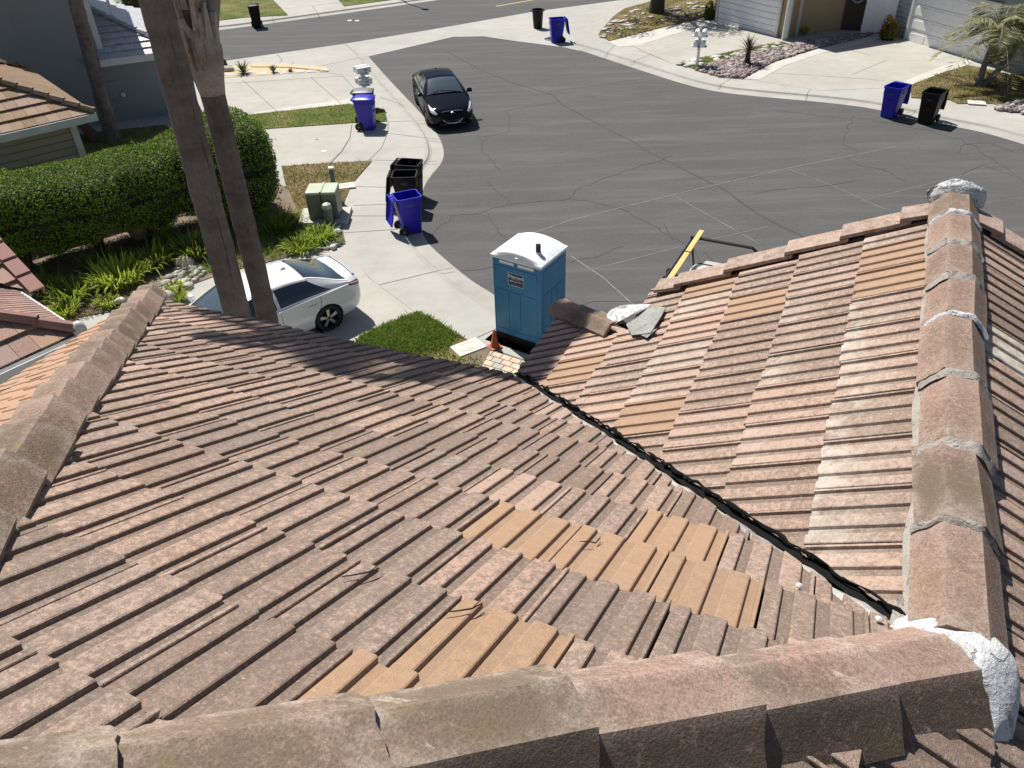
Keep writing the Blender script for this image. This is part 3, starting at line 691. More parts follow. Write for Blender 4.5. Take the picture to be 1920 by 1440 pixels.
# old mortar bedding along the right ridge tiles
rows = [[(.402+.012*math.sin(i*1.3), 1.45+i*.16, zB+S*.402+.002) for i in range(21)], [(.43, 1.45+i*.16, zB+S*.43+.016) for i in range(21)]]
lump('mortar_bed', M['mortar_dull'], rows, house, .004, 12, sub=1)
rows = [[(qR-.06-.10*i/4, 1.56+.10*i/4+.06*math.sin(i), zB+S*(qR-.06-.10*i/4)+.006) for i in range(5)], [(qR-.06-.10*i/4, 1.72+.12*i/4, zB+S*(qR-.06-.10*i/4)+.010) for i in range(5)]]
lump('mortar_bed', M['mortar_dull'], rows, house, .005, 13)
# dry twigs lying on the tiles
def onA(px, py, h=0.0):
    d = ray(px, py); P = d*(-1.0/(np.array([*(S*hy[:2]), 1.0])@d)); n_ = np.array([*(HS*hy[:2]), HC]); return P+n_*h+np.array([0, 0, CH])
for lab, l in (('thin dry twig lying on grey speckled tiles left of the roof centre', [(640, 1086), (668, 1082), (692, 1077), (711, 1070)]),
               ('short dry twig beside the orange tile nearest the near hip', [(832, 1153), (860, 1150), (884, 1146), (902, 1136)]),
               ('short dry twig on the large patch of orange tiles', [(1086, 1019), (1104, 1019), (1116, 1022), (1124, 1014)])):
    P = [onA(*q, .007) for q in l]; mb = MB(); mb.tube(P, [.0014, .002, .0024, .0013], 6)
    mb.tube([P[2], P[2]+(P[3]-P[2])*.5+np.array([.01, .015, .004])], [.002, .001], 5)
    tag(mb.build('twig', M['twig']), lab, 'twig', 'dry twigs on the roof')
for i, (lab, q) in enumerate((('white pebble chip lying on the tiles above the mortar arch', (1497, 1105)), ('pale chip of tile in the gutter pan near the valley foot', (1646, 1168)))):
    P = onA(*q, .012); mb = MB(); mb.lathe([(0, -.010), (.008, -.004), (.011, .002), (.005, .007), (0, .008)], P, 7); tag(mb.build('stone_chip', M['mortar'], smooth=True), lab, 'chip')

# ------------------------------------------------------------------ the ground
ZC = 0.10                                   # pavements stand this high above the road
def slab(name, poly, z0, z1, mat, label=None, kind='structure', parent=None):
    o = MB().prism(poly, z0, z1).build(name, mat, parent)
    return tag(o, kind=kind) if parent is None else o
mb = MB(); mb.add([(-160, -60, -.06), (160, -60, -.06), (160, 220, -.06), (-160, 220, -.06)], [(0, 1, 2, 3)]); tag(mb.build('ground', M['soil']), kind='structure')
mb = MB(); NX = 40
mb.add([(-90, 6, 0), (90, 6, 0), (90, 120, 0), (-90, 120, 0)], [(0, 1, 2, 3)]); road = tag(mb.build('road', M['asphalt']), kind='structure')
LB = smooth_line(gps([(690, 105), (730, 150), (770, 192), (800, 225), (822, 255), (832, 283), (828, 305), (810, 328), (796, 350), (788, 385), (790, 425), (800, 452), (830, 482), (880, 523), (925, 552), (970, 582), (1030, 620), (1120, 690)]))
RB = smooth_line(gps([(1060, 88), (1095, 97), (1180, 125), (1280, 157), (1345, 172), (1420, 181), (1550, 193), (1640, 205), (1760, 232), (1840, 248), (1920, 271), (2010, 300), (2100, 333)]))
FB = smooth_line(gps([(250, 78), (400, 58), (480, 48), (690, 19), (830, -1), (1000, -26), (1200, -55)]))
def kerb(name, line, sgn):
    prof = [(0, .004), (.02, .012), (.40, .020), (.47, .045), (.52, .098), (.62, .104)]
    rows = [offset_line(line, sgn*d) for d, _ in prof]
    V = [(x, y, prof[i][1]) for i, r in enumerate(rows) for x, y in r]; n = len(line)
    F = [(i*n+j, i*n+j+1, (i+1)*n+j+1, (i+1)*n+j) for i in range(len(prof)-1) for j in range(n-1)]
    m = MB(); m.add(V, F); o = m.build(name, M['gutter']); tag(o, kind='structure'); return offset_line(line, sgn*.60), o
LB2, kl = kerb('kerb', LB, -1); RB2, kr = kerb('kerb', RB, 1); FB2, kf = kerb('kerb', FB, 1)
# concrete either side of the close
left_edge = gps([(390, 117), (690, 107)], ZC)
left_pave = slab('pavement', LB2+[(8, 6), (-40, 6), (-40, 38)]+[gp(390, 118, ZC), gp(560, 118, ZC)], -.05, ZC, M['concrete'])
right_pave = slab('pavement', RB2+[(60, 12), (60, 70), gp(1320, -25, ZC), gp(1190, 0, ZC), gp(1105, 45, ZC)], -.05, ZC, M['concrete'])
far_pave = slab('pavement', FB2+[(45, 75), (45, 110), (-50, 110), (-50, 46)], -.05, ZC, M['concrete'])
cg = slab('cross_gutter', gps([(250, 142), (430, 113), (640, 83), (800, 57), (1000, 22), (1180, -2), (1330, -28), (1190, 3), (1110, 42), (1085, 95), (1060, 89), (960, 76), (905, 68), (850, 69), (690, 106), (560, 125), (390, 150)], .006), -.04, .007, M['concrete'])
def joints(parent, lines, z, wd=.022, mat='joint', name='joint', wob=0.0):
    for l in lines:
        P = gps(l, z)
        if wob: P = wobble(P, wob)
        MB().ribbon(P, wd, z+.004).build(name, M[mat], parent)
# driveways in a warmer mix, laid a few millimetres proud
def drive(l, mat='concrete_warm', dz=.006): return slab('driveway', gps(l, ZC), ZC-.08, ZC+dz, M[mat])
d1 = drive([(395, 152), (600, 137), (640, 150), (655, 198), (560, 205), (430, 215), (330, 225), (320, 175)])
drive([(512, 205), (655, 186), (662, 197), (470, 217), (420, 222)], 'concrete_white', .009)
d2 = drive([(505, 242), (664, 231), (662, 255), (640, 285), (612, 306), (523, 312)], 'concrete_warm')
d3 = drive([(120, 640), (300, 572), (480, 500), (648, 460), (692, 522), (784, 590), (672, 637), (600, 700), (300, 860)], 'concrete_warm')
slab('driveway', gps([(1186, 86), (1330, 58), (1345, 40), (1480, 75), (1440, 90), (1300, 118), (1258, 118)], ZC), 0, ZC+.006, M['concrete_warm'])
slab('driveway', gps([(1140, 79), (1330, 32), (1345, 40), (1200, 84), (1160, 88)], ZC), 0, ZC+.008, M['concrete_white'])
d5 = slab('driveway', gps([(1398, 148), (1600, 78), (1690, 72), (1792, 106), (1850, 108), (1720, 155), (1655, 165), (1540, 170)], ZC), 0, ZC+.006, M['concrete_warm'])
slab('path_edging', gps([(1393, 148), (1450, 118), (1530, 92), (1612, 72), (1668, 68), (1600, 86), (1540, 100), (1470, 124), (1424, 150)], ZC), 0, ZC+.015, M['concrete_white'])
slab('path_edging', gps([(1690, 160), (1700, 151), (1760, 127), (1800, 116), (1828, 108), (1815, 122), (1770, 136), (1706, 161)], ZC), 0, ZC+.015, M['concrete_white'])
joints(left_pave, [[(650, 195), (690, 200), (718, 208), (728, 228), (727, 250), (715, 278), (690, 302), (655, 350)], [(647, 462), (692, 522), (784, 590)], [(693, 300), (818, 303)], [(668, 350), (760, 352)], [(730, 228), (815, 226)],
    [(662, 385), (735, 383)], [(728, 250), (826, 262)], [(640, 437), (745, 430)], [(712, 534), (820, 508), (850, 502)], [(676, 524), (694, 521)], [(880, 640), (940, 612)], [(712, 182), (758, 198)], [(650, 405), (738, 405)], [(520, 135), (548, 122), (550, 115)], [(550, 135), (610, 122), (690, 105)]], ZC)
for d in (d1, d2, d3): pass
joints(d1, [[(455, 150), (520, 210)], [(583, 145), (640, 195)], [(400, 158), (640, 143)]], ZC+.006)
joints(d2, [[(660, 234), (656, 258), (640, 285), (620, 305)]], ZC+.006, .03)
joints(left_pave, [[(560, 130), (640, 140), (668, 170), (690, 205)]], ZC, .02)
joints(right_pave, [[(1345, 163), (1372, 147)], [(1508, 184), (1537, 142)], [(1258, 118), (1190, 88), (1130, 80)], [(1180, 118), (1230, 98)], [(1700, 212), (1745, 197)], [(1130, 108), (1155, 82)], [(1230, 98), (1290, 82)], [(1198, 95), (1260, 118)]], ZC)
joints(d5, [[(1537, 142), (1660, 151)], [(1597, 140), (1662, 113)], [(1445, 137), (1520, 141)], [(1590, 93), (1632, 103)]], ZC+.006, .018)
joints(cg, [[(520, 102), (529, 113), (512, 128)], [(648, 84), (672, 103)], [(905, 68), (960, 77)], [(560, 130), (668, 104)]], .008, .025)
joints(far_pave, [[(586, 12), (600, 32)], [(508, 20), (512, 40)], [(520, 18), (640, 4)]], ZC)
# oil and water marks, cracks and surveyors' chalk on the road
cr = [[(1035, 178), (1060, 200), (1100, 222), (1135, 240), (1180, 262), (1215, 282), (1260, 305), (1282, 318), (1360, 357), (1420, 402), (1500, 440), (1600, 500)],
      [(835, 95), (900, 130), (960, 155), (1035, 178)]]
for l in cr: MB().ribbon(wobble(gps(l, 0), .03, .7), .055, .004).build('crack', M['crack_soft'], road)
fine = [[(800, 445), (850, 405), (890, 400), (960, 383), (1062, 375), (1080, 358), (1130, 336), (1200, 312), (1262, 292)], [(1062, 374), (1110, 378), (1160, 392), (1230, 425), (1262, 450)],
        [(895, 255), (912, 290), (920, 300), (938, 318)], [(913, 340), (928, 358), (945, 370), (962, 384)], [(914, 400), (920, 418), (930, 436), (955, 450)], [(865, 508), (910, 502), (945, 494)], [(1070, 490), (1110, 482), (1170, 462)],
        [(1030, 172), (1120, 160), (1180, 152), (1216, 147)], [(905, 258), (960, 248), (950, 208), (1052, 190)], [(1420, 363), (1480, 352), (1550, 349), (1600, 340)], [(1600, 215), (1590, 240), (1580, 270), (1610, 285)],
        [(1610, 222), (1660, 230), (1740, 245), (1800, 262), (1850, 290), (1920, 340)], [(1580, 292), (1612, 310), (1660, 320), (1700, 340)], [(1795, 288), (1810, 270), (1850, 268), (1900, 285)], [(1240, 420), (1260, 445), (1300, 470), (1320, 500)],
        [(1800, 330), (1840, 310), (1900, 330)], [(1450, 205), (1520, 215), (1590, 222)], [(1085, 570), (1160, 562), (1220, 566)], [(1320, 470), (1335, 488), (1340, 500)]]
for l in fine: MB().ribbon(wobble(gps(l, 0), .045, .28), .016, .004).build('crack', M['crack'], road)
for l, wd in (([(1000, 437), (1070, 413), (1280, 361), (1480, 315), (1680, 275)], .028), ([(1268, 370), (1340, 410), (1420, 455)], .022), ([(1480, 318), (1560, 348), (1660, 393)], .022), ([(1614, 377), (1700, 355), (1830, 323)], .018),
              ([(1070, 480), (1130, 520), (1180, 565), (1210, 590)], .028), ([(1107, 506), (1190, 485), (1290, 459), (1440, 425)], .022)):
    MB().ribbon(gps(l, 0), wd, .006).build('chalk_line', M['chalk'], road)
MB().ribbon(gps([(930, 12), (1010, -2), (1060, -10)], 0), .14, .005).build('lane_line', M['yellow_line'], road)
for l in ([(652, 39), (659, 38.5)], [(666, 39.3), (673, 38.8)]): MB().ribbon(gps(l, 0), .22, .012).build('road_stud', M['white'], road)
mb = MB(); mb.ribbon(gps([(770, 33), (740, 38), (700, 44), (660, 52)], 0), .5, .003); mb.build('patch', M['crack_soft'], road) if False else None
# lawns
rsG = np.random.default_rng(5)
def lawn(poly, mat, blades=0, hgt=.06, dry=.3, z=ZC, dense_fn=None, top=.03):
    P = gps(poly, z) if max(abs(v) for q in poly for v in q) > 60 else poly
    o = slab('lawn', P, z-.1, z+top, M[mat])
    if blades:
        xs = [p[0] for p in P]; ys = [p[1] for p in P]; V = []; F = []; T = []; n = 0; k = 0
        while n < blades and k < blades*8:
            k += 1; x, y = rsG.uniform(min(xs), max(xs)), rsG.uniform(min(ys), max(ys))
            if not in_poly(x, y, P): continue
            f = dense_fn(x, y) if dense_fn else 1.0
            if rsG.uniform() > f: continue
            a = rsG.uniform(0, 6.28); h = hgt*rsG.uniform(.5, 1.3)*(.6+.4*f); wv = hgt*.11+.003; l = rsG.normal(0, .6, 2)*h; b = len(V)
            dx, dy = math.cos(a)*wv, math.sin(a)*wv
            V += [(x-dx, y-dy, z+top-.004), (x+dx, y+dy, z+top-.004), (x+dx*.5+l[0], y+dy*.5+l[1], z+top+h), (x-dx*.5+l[0], y-dy*.5+l[1], z+top+h)]; F.append((b, b+1, b+2, b+3))
            t = rsG.uniform(); T += [(t*.6, rsG.uniform()*dry, 0, 1)]*2+[(t, rsG.uniform()*dry, 0, 1)]*2; n += 1
        tag(mesh_np('grass', V, F, M['grass' if dry < .5 else 'grass_dry'], tint=T), kind='stuff')
    return o
def green_fn(x, y):
    c = gp(878, 652, ZC+.03)
    if math.hypot(x-c[0], y-c[1]) < .40: return 0.0
    c = gp(752, 618, ZC); d = math.hypot((x-c[0])/1.15, (y-c[1])/.9); return max(.10, min(1, 1.5-d))
near = [(672, 637), (720, 615), (785, 589), (880, 640), (900, 655), (905, 700), (800, 730), (640, 700)]
lawn(near, 'lawn_dry', 15000, .085, .42, dense_fn=green_fn)
lawn([(420, 222), (470, 216), (655, 196), (700, 204), (722, 206), (725, 228), (662, 231), (505, 242), (430, 246)], 'lawn', 5000, .05, .45)
lawn([(528, 313), (612, 307), (697, 303), (660, 345), (648, 372), (640, 402), (560, 400), (535, 345)], 'lawn_dry', 4500, .045, .7, dense_fn=lambda x, y: 0.0 if math.hypot(x-gp(647, 349, ZC)[0], y-gp(647, 349, ZC)[1]) < .38 else 1.0)
lawn([(300, 52), (460, 33), (540, 29), (500, -12), (470, -40), (250, -40)], 'lawn', 5000, .06, .35)
lawn([(645, 12), (735, 0), (900, -25), (820, -60), (600, -40)], 'lawn', 1200, .06, .35)
lawn([(1122, 66), (1126, 58), (1150, 32), (1170, 17), (1225, 2), (1330, -12), (1420, -18), (1345, 36), (1330, 31), (1240, 52), (1142, 77)], 'lawn_dry', 6000, .05, .6)
lawn([(1708, 160), (1770, 136), (1815, 124), (1838, 128), (1905, 143), (1990, 128), (2080, 175), (2080, 230), (1930, 214), (1860, 195), (1795, 195), (1780, 188), (1708, 184)], 'lawn_dry', 9000, .05, .55)
lawn([(1268, 120), (1300, 112), (1440, 84), (1466, 80), (1480, 84), (1420, 98), (1340, 116), (1302, 130)], 'lawn', 2500, .05, .3)
lawn([(150, 305), (280, 262), (330, 250), (310, 235), (190, 248), (100, 260)], 'lawn_dry', 1500, .06, .3)
slab('path', gps([(160, 246), (330, 218), (345, 228), (180, 262)], ZC), 0, ZC+.02, M['concrete'])
# bed of shrubs, stones and bare soil left of the white car
bed = slab('planting_bed', gps([(-120, 660), (120, 600), (210, 585), (310, 553), (420, 512), (560, 478), (648, 458), (640, 420), (640, 402), (560, 400), (540, 350), (330, 330), (-120, 480)], ZC), 0, ZC+.02, M['soil'])
slab('gravel_strip', gps([(400, 128), (490, 118), (612, 125), (615, 134), (430, 145), (398, 148)], ZC), 0, ZC+.010, M['dg'])
for i in range(9):
    a = 415+i*23; slab('paving_slab', gps([(a, 143.5-i*1.05), (a+17, 142.6-i*1.05), (a+19, 137.8-i*1.05), (a+3, 138.6-i*1.05)], ZC), 0, ZC+.022, M['concrete_white'])
mb = MB(); mb.ribbon(gps([(470, 126), (540, 127), (615, 134)], ZC), .07, ZC+.03); tag(mb.build('soil_edge', M['soil']), kind='structure')
# brick-like pavers by the toilet
o = slab('paver_path', gps([(893, 690), (915, 657), (925, 655), (1030, 690), (1020, 760), (900, 760)], ZC), 0, ZC+.004, M['joint'])
for i in range(6):
    for j in range(9):
        q = gp(920, 658, ZC); e1 = Vector((gp(1025, 690, ZC)[0]-q[0], gp(1025, 690, ZC)[1]-q[1])).normalized(); e2 = Vector((-e1.y, e1.x))*-1
        st = .11*(i % 2); c = Vector(q)+e1*(-.02+j*.23+st)+e2*(.10+i*.17)
        MB().box((c.x, c.y, ZC+.006), (.215, .155, .05), math.atan2(e1.y, e1.x)).build('paver', M['paver_a' if (i*3+j*5) % 4 else 'concrete_warm'], o, bevel=.008)
slab('soil_strip', gps([(870, 690), (898, 700), (922, 655), (905, 650), (880, 640)], ZC), 0, ZC+.035, M['soil'])

# ------------------------------------------------------------------ cars
def interp(keys, x):
    xs = [k[0] for k in keys]; ys = [k[1] for k in keys]
    if x <= xs[0]: return ys[0]
    if x >= xs[-1]: return ys[-1]
    i = max(j for j in range(len(xs)-1) if xs[j] <= x); n = len(xs)
    h = xs[i+1]-xs[i]; t = (x-xs[i])/h
    def sl(j):
        if j == 0 or j == n-1: 
            a = 0 if j == 0 else n-2; return (ys[a+1]-ys[a])/(xs[a+1]-xs[a])
        a, b = (ys[j]-ys[j-1])/(xs[j]-xs[j-1]), (ys[j+1]-ys[j])/(xs[j+1]-xs[j])
        return 0 if a*b <= 0 else 2*a*b/(a+b)
    m0, m1 = sl(i)*h, sl(i+1)*h
    return (2*t**3-3*t*t+1)*ys[i]+(t**3-2*t*t+t)*m0+(-2*t**3+3*t*t)*ys[i+1]+(t**3-t*t)*m1
def patch(name, fn, nu, nv, mat, parent, thick=0.0, smooth=True, flip=False):
    """grid surface fn(u,v)->point, optionally given thickness along its normal"""
    P = [[np.array(fn(i/nu, j/nv), float) for j in range(nv+1)] for i in range(nu+1)]
    V = [p for r in P for p in r]; w_ = nv+1
    F = [(i*w_+j, i*w_+j+1, (i+1)*w_+j+1, (i+1)*w_+j) for i in range(nu) for j in range(nv)]
    if flip: F = [f[::-1] for f in F]
    me = bpy.data.meshes.new(name); me.from_pydata([tuple(map(float, v)) for v in V], [], F)
    o = link(name, me, mat, parent)
    if thick:
        md = o.modifiers.new('s', 'SOLIDIFY'); md.thickness = abs(thick); md.offset = 1 if thick > 0 else -1; bake(o)
    if smooth: shade(o.data, 40)
    return o
def wheel(parent, x, y, r, wd, side, rim='five', k=1.0):
    t = MB(); h = wd/2
    t.lathe([(r*.70, -h), (r*.90, -h), (r*.985, -h*.75), (r, -h*.4), (r, h*.4), (r*.985, h*.75), (r*.90, h), (r*.70, h)], (0, 0, 0), 40, 'y')
    w0 = bpy.data.objects.new('wheel', t.mesh('wheel')); col.objects.link(w0); w0.data.materials.append(M['rubber']); w0.parent = parent; w0.location = (x, y, r); shade(w0.data, 30)
    m = MB(); yo = side*h*.72
    m.lathe([(r*.71, yo), (r*.665, yo+side*.006), (r*.63, yo-side*.012), (r*.60, -yo*.3)], (0, 0, 0), 40, 'y')
    m.lathe([(.001, yo+side*.004), (r*.085, yo+side*.006), (r*.11, yo-side*.006), (r*.12, yo-side*.03)], (0, 0, 0), 20, 'y')
    for i in range(5):
        a0 = 2*math.pi*i/5+.3
        for da in ((-.105, .105) if rim == 'five' else (0,)):
            wd2 = .019 if rim == 'five' else .05
            p0 = np.array([math.cos(a0+da*2.2), 0, math.sin(a0+da*2.2)])*r*.10; p1 = np.array([math.cos(a0+da), 0, math.sin(a0+da)])*r*.66
            tq = np.array([-math.sin(a0), 0, math.cos(a0)])*wd2*r/.33; yv = np.array([0, side, 0])
            b = [p0-tq*.9+yv*abs(yo)*.80, p0+tq*.9+yv*abs(yo)*.80, p1+tq+yv*abs(yo)*.80, p1-tq+yv*abs(yo)*.80]
            m.hexa(b+[q+yv*.022 for q in b], 1)
    m.build('rim', [M['blackgloss'], M['alloy']], w0, smooth=True)
    MB().lathe([(.001, -side*h*.1), (r*.64, -side*h*.1)], (0, 0, 0), 32, 'y').build('brake_disc', M['black_metal'], w0)
def car(label, loc, head, sc, paint, kind):
    L2, Wd = 2.43, .925
    root = thing('parked_car', label, 'car', (loc[0], loc[1], loc[2]), 0)
    root.rotation_euler = (0, 0, R(90-head)); root.scale = (sc, sc, sc)
    zb = [(-2.43, .42), (-2.30, .30), (-2.0, .22), (-1.0, .19), (1.0, .19), (2.0, .21), (2.30, .25), (2.43, .34)]
    hw = [(-2.43, .66), (-2.36, .78), (-2.15, .87), (-1.6, .915), (0, .925), (1.4, .915), (1.95, .875), (2.22, .79), (2.36, .66), (2.43, .50)]
    zs = [(-2.43, .86), (-2.35, .93), (-2.0, .98), (-1.2, .985), (0, .955), (1.0, .93), (1.7, .86), (2.15, .76), (2.36, .67), (2.43, .60)]
    ws = [(-2.43, .58), (-2.36, .70), (-2.1, .78), (-1.4, .84), (0, .86), (1.2, .83), (1.8, .74), (2.2, .62), (2.36, .52), (2.43, .42)]
    zt = [(-2.43, .90), (-2.38, 1.03), (-2.25, 1.07), (-1.8, 1.09), (-1.0, 1.05), (0.6, 1.0), (1.0, 1.015), (1.5, .96), (2.0, .865), (2.25, .79), (2.36, .72), (2.43, .63)]
    if kind == 'white': zt = [(-2.43, .93), (-2.39, 1.07), (-2.30, 1.115), (-2.15, 1.10), (-1.8, 1.09)]+zt[4:]
    N = 84; V = []; F = []; prof_n = 0
    for i in range(N+1):
        x = -2.43+4.86*i/N; b, h, s_, w_, t_ = (interp(k, x) for k in (zb, hw, zs, ws, zt))
        mid = b+(s_-b)*.62
        half = [(0, b), (h*.80, b), (h*.93, b+.03), (h*.985, b+.13), (h*1.0, b+(s_-b)*.42), (h*.995, mid), (h*.975, mid+(s_-mid)*.45), (h*.5+w_*.5+.012, s_-.012), (w_, s_+(t_-s_)*.12), (w_*.93, s_+(t_-s_)*.42), (w_*.75, s_+(t_-s_)*.74), (w_*.45, s_+(t_-s_)*.94), (0, t_)]
        ring = [(x, y, z) for y, z in half]+[(x, -y, z) for y, z in half[-2:0:-1]]
        prof_n = len(ring); V += ring
    F = [(i*prof_n+j, (i+1)*prof_n+j, (i+1)*prof_n+(j+1) % prof_n, i*prof_n+(j+1) % prof_n) for i in range(N) for j in range(prof_n)]
    F += [tuple(range(prof_n)), tuple(N*prof_n+j for j in range(prof_n))[::-1]]
    me = bpy.data.meshes.new('body'); me.from_pydata(V, [], F); bm = bmesh.new(); bm.from_mesh(me); bmesh.ops.recalc_face_normals(bm, faces=bm.faces); bm.to_mesh(me); bm.free()
    body = link('body', me, M[paint], root)
    wx, wr = (1.42, -1.42), .335
    cut = MB()
    for x in wx:
        for sg in (1, -1):
            c = MB(); n = 40
            cut.lathe([(.001, sg*.62), (wr+.045, sg*.62), (wr+.045, sg*1.1), (.001, sg*1.1)], (x, 0, wr-.01), 40, 'y')
    cm = cut.mesh('cut'); bm = bmesh.new(); bm.from_mesh(cm); bmesh.ops.remove_doubles(bm, verts=bm.verts, dist=.003); bmesh.ops.recalc_face_normals(bm, faces=bm.faces); bm.to_mesh(cm); bm.free()
    co = bpy.data.objects.new('cut', cm); col.objects.link(co); co.parent = root
    md = body.modifiers.new('b', 'BOOLEAN'); md.object = co; md.operation = 'DIFFERENCE'; md.solver = 'EXACT'; bake(body); bpy.data.objects.remove(co)
    shade(body.data, 32)
    for x in wx:
        for sg in (1, -1): MB().lathe([(.001, sg*.63), (wr+.035, sg*.63), (wr+.043, sg*.86)], (x, 0, wr-.01), 32, 'y').build('wheel_arch', M['rubber'], body)
    for x in wx:
        for sg in (1, -1): wheel(root, x, sg*.80, wr, .215, sg, 'five')
    # greenhouse
    zr = [(-2.12, 1.075), (-1.9, 1.135), (-1.5, 1.30), (-1.15, 1.405), (-.55, 1.455), (.0, 1.455), (.3, 1.42), (.7, 1.25), (1.08, 1.02)]
    def we(x):
        t = max(0, min(1, (interp(zr, x)-1.02)/(1.455-1.02))); base = .80 if x < 0 else .79; return base+(.575-base)*t
    def belt(x): return interp(zs, x)+.01
    def wb(x): return interp(ws, x)+.004
    def top(x, v):                                     # v in -1..1 across
        w_ = we(x); z = interp(zr, x); y = w_*v; return (x, y, z-.055*abs(v)**2.2-.03*max(0, abs(v)-.8)*5*.2)
    def edge(x): return np.array(top(x, 1.0))
    def side(x, t, sg):
        b = np.array([x, wb(x), belt(x)-.02]); e = edge(x); p = b+(e-b)*t; p[1] += .035*math.sin(math.pi*t); p[1] *= sg; return p
    x_ws0, x_ws1, x_rg0, x_rg1 = .28, 1.04, -2.08, -1.14
    patch('roof_panel', lambda u, v: top(x_rg1+(x_ws0-x_rg1)*u, -1+2*v), 18, 16, M[paint], root)
    patch('windscreen', lambda u, v: np.array(top(x_ws0+(x_ws1-x_ws0)*u, -.93+1.86*v))+np.array([0, 0, .004]), 12, 14, M['glass_light'], root)
    patch('rear_window', lambda u, v: np.array(top(x_rg0+(x_rg1-x_rg0)*u, -.90+1.80*v))+np.array([0, 0, .004]), 12, 14, M['glass'], root)
    for sg in (1, -1):
        for nm, xa, xb in (('pillar', x_ws0-.02, x_ws1+.05), ('pillar', x_rg0-.03, x_rg1+.02)):
            patch(nm, lambda u, v: top(xa+(xb-xa)*u, sg*((.905 if xa > 0 else .875)+.10*v)), 12, 2, M[paint], root, flip=sg < 0)
        patch('window_frame', lambda u, v: side(-2.1+(1.06+2.1)*u, v, sg), 40, 6, M[paint], root, flip=sg > 0)
        def win(xa, xb, nm, sa=0.0, sb=0.0):
            def f(u, v):
                x = xa+(xb-xa)*u + (sa*(1-u)+sb*u)*v
                t0, t1 = .10, .90
                p = side(x, t0+(t1-t0)*v, sg); p[1] += sg*.006; return p
            patch(nm, f, 14, 6, M['glass'], root, flip=sg > 0)
        win(-.28, .84, 'side_window', .0, -.50); win(-1.66, -.36, 'side_window', .50, .0)
        # chrome line round the glass, door gaps, handles, mirrors
        mb = MB(); mb.tube([side(x, .075, sg)+np.array([0, sg*.010, 0]) for x in np.linspace(-1.70, .92, 24)], .010, 6)
        mb.tube([side(x, .945, sg)+np.array([0, sg*.007, 0]) for x in np.linspace(-1.18, .38, 18)], .007, 6); mb.build('window_trim', M['chrome'], root, smooth=True)
        for x in (.98, -.32, -1.30):
            mb = MB(); P = []
            for t in np.linspace(0, 1, 9):
                z = .30+(belt(x)-.34)*t; i = (z-interp(zb, x))/(interp(zs, x)-interp(zb, x)); yy = interp(hw, x)*(1.0 if i < .62 else 1-.03*(i-.62)/.38)+.0015
                xx = x if x > -1.2 else x+.22*math.sin(min(1, max(0, (.75-z)/.45))*1.5)
                P.append((xx, sg*yy*.998, z))
            mb.tube(P, .0045, 4); mb.build('door_gap', M['blackgloss'], root)
        for x in (.0-.12, -1.08):
            mb = MB(); mb.box((x, sg*(interp(hw, x)*.985+.014), .80), (.20, .028, .036)); mb.build('door_handle', M[paint], root, bevel=.010)
        mb = MB(); mb.box((.93, sg*.98, 1.02), (.13, .22, .14), 0, 0, .82); mo = mb.build('wing_mirror', M[paint if kind == 'black' else paint], root, bevel=.035, seg=3, smooth=True)
        MB().box((.90, sg*.88, .97), (.06, .10, .03)).build('mirror_arm', M['blackgloss'], mo)
    # lamps and trim
    def bpt(x, j, sg=1):                               # a point on the body skin
        b, h, s_, w_, t_ = (interp(k, x) for k in (zb, hw, zs, ws, zt)); mid = b+(s_-b)*.62
        half = [(0, b), (h*.80, b), (h*.93, b+.03), (h*.985, b+.13), (h*1.0, b+(s_-b)*.42), (h*.995, mid), (h*.975, mid+(s_-mid)*.45), (h*.5+w_*.5+.012, s_-.012), (w_, s_+(t_-s_)*.12), (w_*.93, s_+(t_-s_)*.42), (w_*.75, s_+(t_-s_)*.74), (w_*.45, s_+(t_-s_)*.94), (0, t_)]
        i = int(min(j, 11.999)); f = j-i; y = half[i][0]*(1-f)+half[i+1][0]*f; z = half[i][1]*(1-f)+half[i+1][1]*f
        return np.array([x, sg*y, z])
    for sg in (1, -1):
        def hl_(u, v):
            x = 2.37-.62*u; j0 = 5.9+1.0*u; j1 = 7.6+.3*u-.0*u; wv = math.sin(math.pi*min(1, u*1.0+.12))*.5+.5
            p = bpt(x, j0+(j1-j0)*(v*wv+(1-wv)*.6), sg); return p*1.0+np.array([.010, sg*.010, .008])
        patch('headlight', hl_, 12, 5, M['lamp'], root, flip=sg < 0)
        mb = MB(); mb.tube([hl_(u, .04)+np.array([.004, sg*.004, 0]) for u in np.linspace(.05, .95, 10)], .010, 6); mb.build('headlight_trim', M['blackgloss'], root)
        def tl_(u, v):
            x = -2.405+.34*u; j0, j1 = 6.2+.5*u, 8.0-.35*u; p = bpt(x, j0+(j1-j0)*v, sg); return p+np.array([-.008, sg*.010, .004])
        patch('tail_light', tl_, 8, 5, M['red'], root, flip=sg > 0)
        mb = MB(); mb.tube([tl_(u, .45)+np.array([-.004, sg*.006, 0]) for u in np.linspace(.1, .95, 8)], .012, 6); mb.build('tail_light_trim', M['lamp'], root)
    # grille: six-sided, with a bright frame
    gx = lambda z: 2.475-.26*(z-.33)
    G = [(-.33, .72), (.33, .72), (.44, .60), (.25, .33), (-.25, .33), (-.44, .60)]
    gpts = [(gx(z)-.09*(y/.5)**2+.012, y, z) for y, z in G]
    mb = MB(); mb.add(gpts+[(x-.10, y, z) for x, y, z in gpts], [tuple(range(6)), tuple(range(11, 5, -1))]+[(i, i+6, (i+1) % 6+6, (i+1) % 6) for i in range(6)]); gr = mb.build('grille', M['blackgloss'], root)
    mb = MB(); ring = gpts+[gpts[0], gpts[1]]; mb.tube([np.array(p)+np.array([.006, 0, 0]) for p in smooth_line(ring, 4)], .013, 8); mb.build('grille_frame', M['chrome'], gr, smooth=True)
    mb = MB()
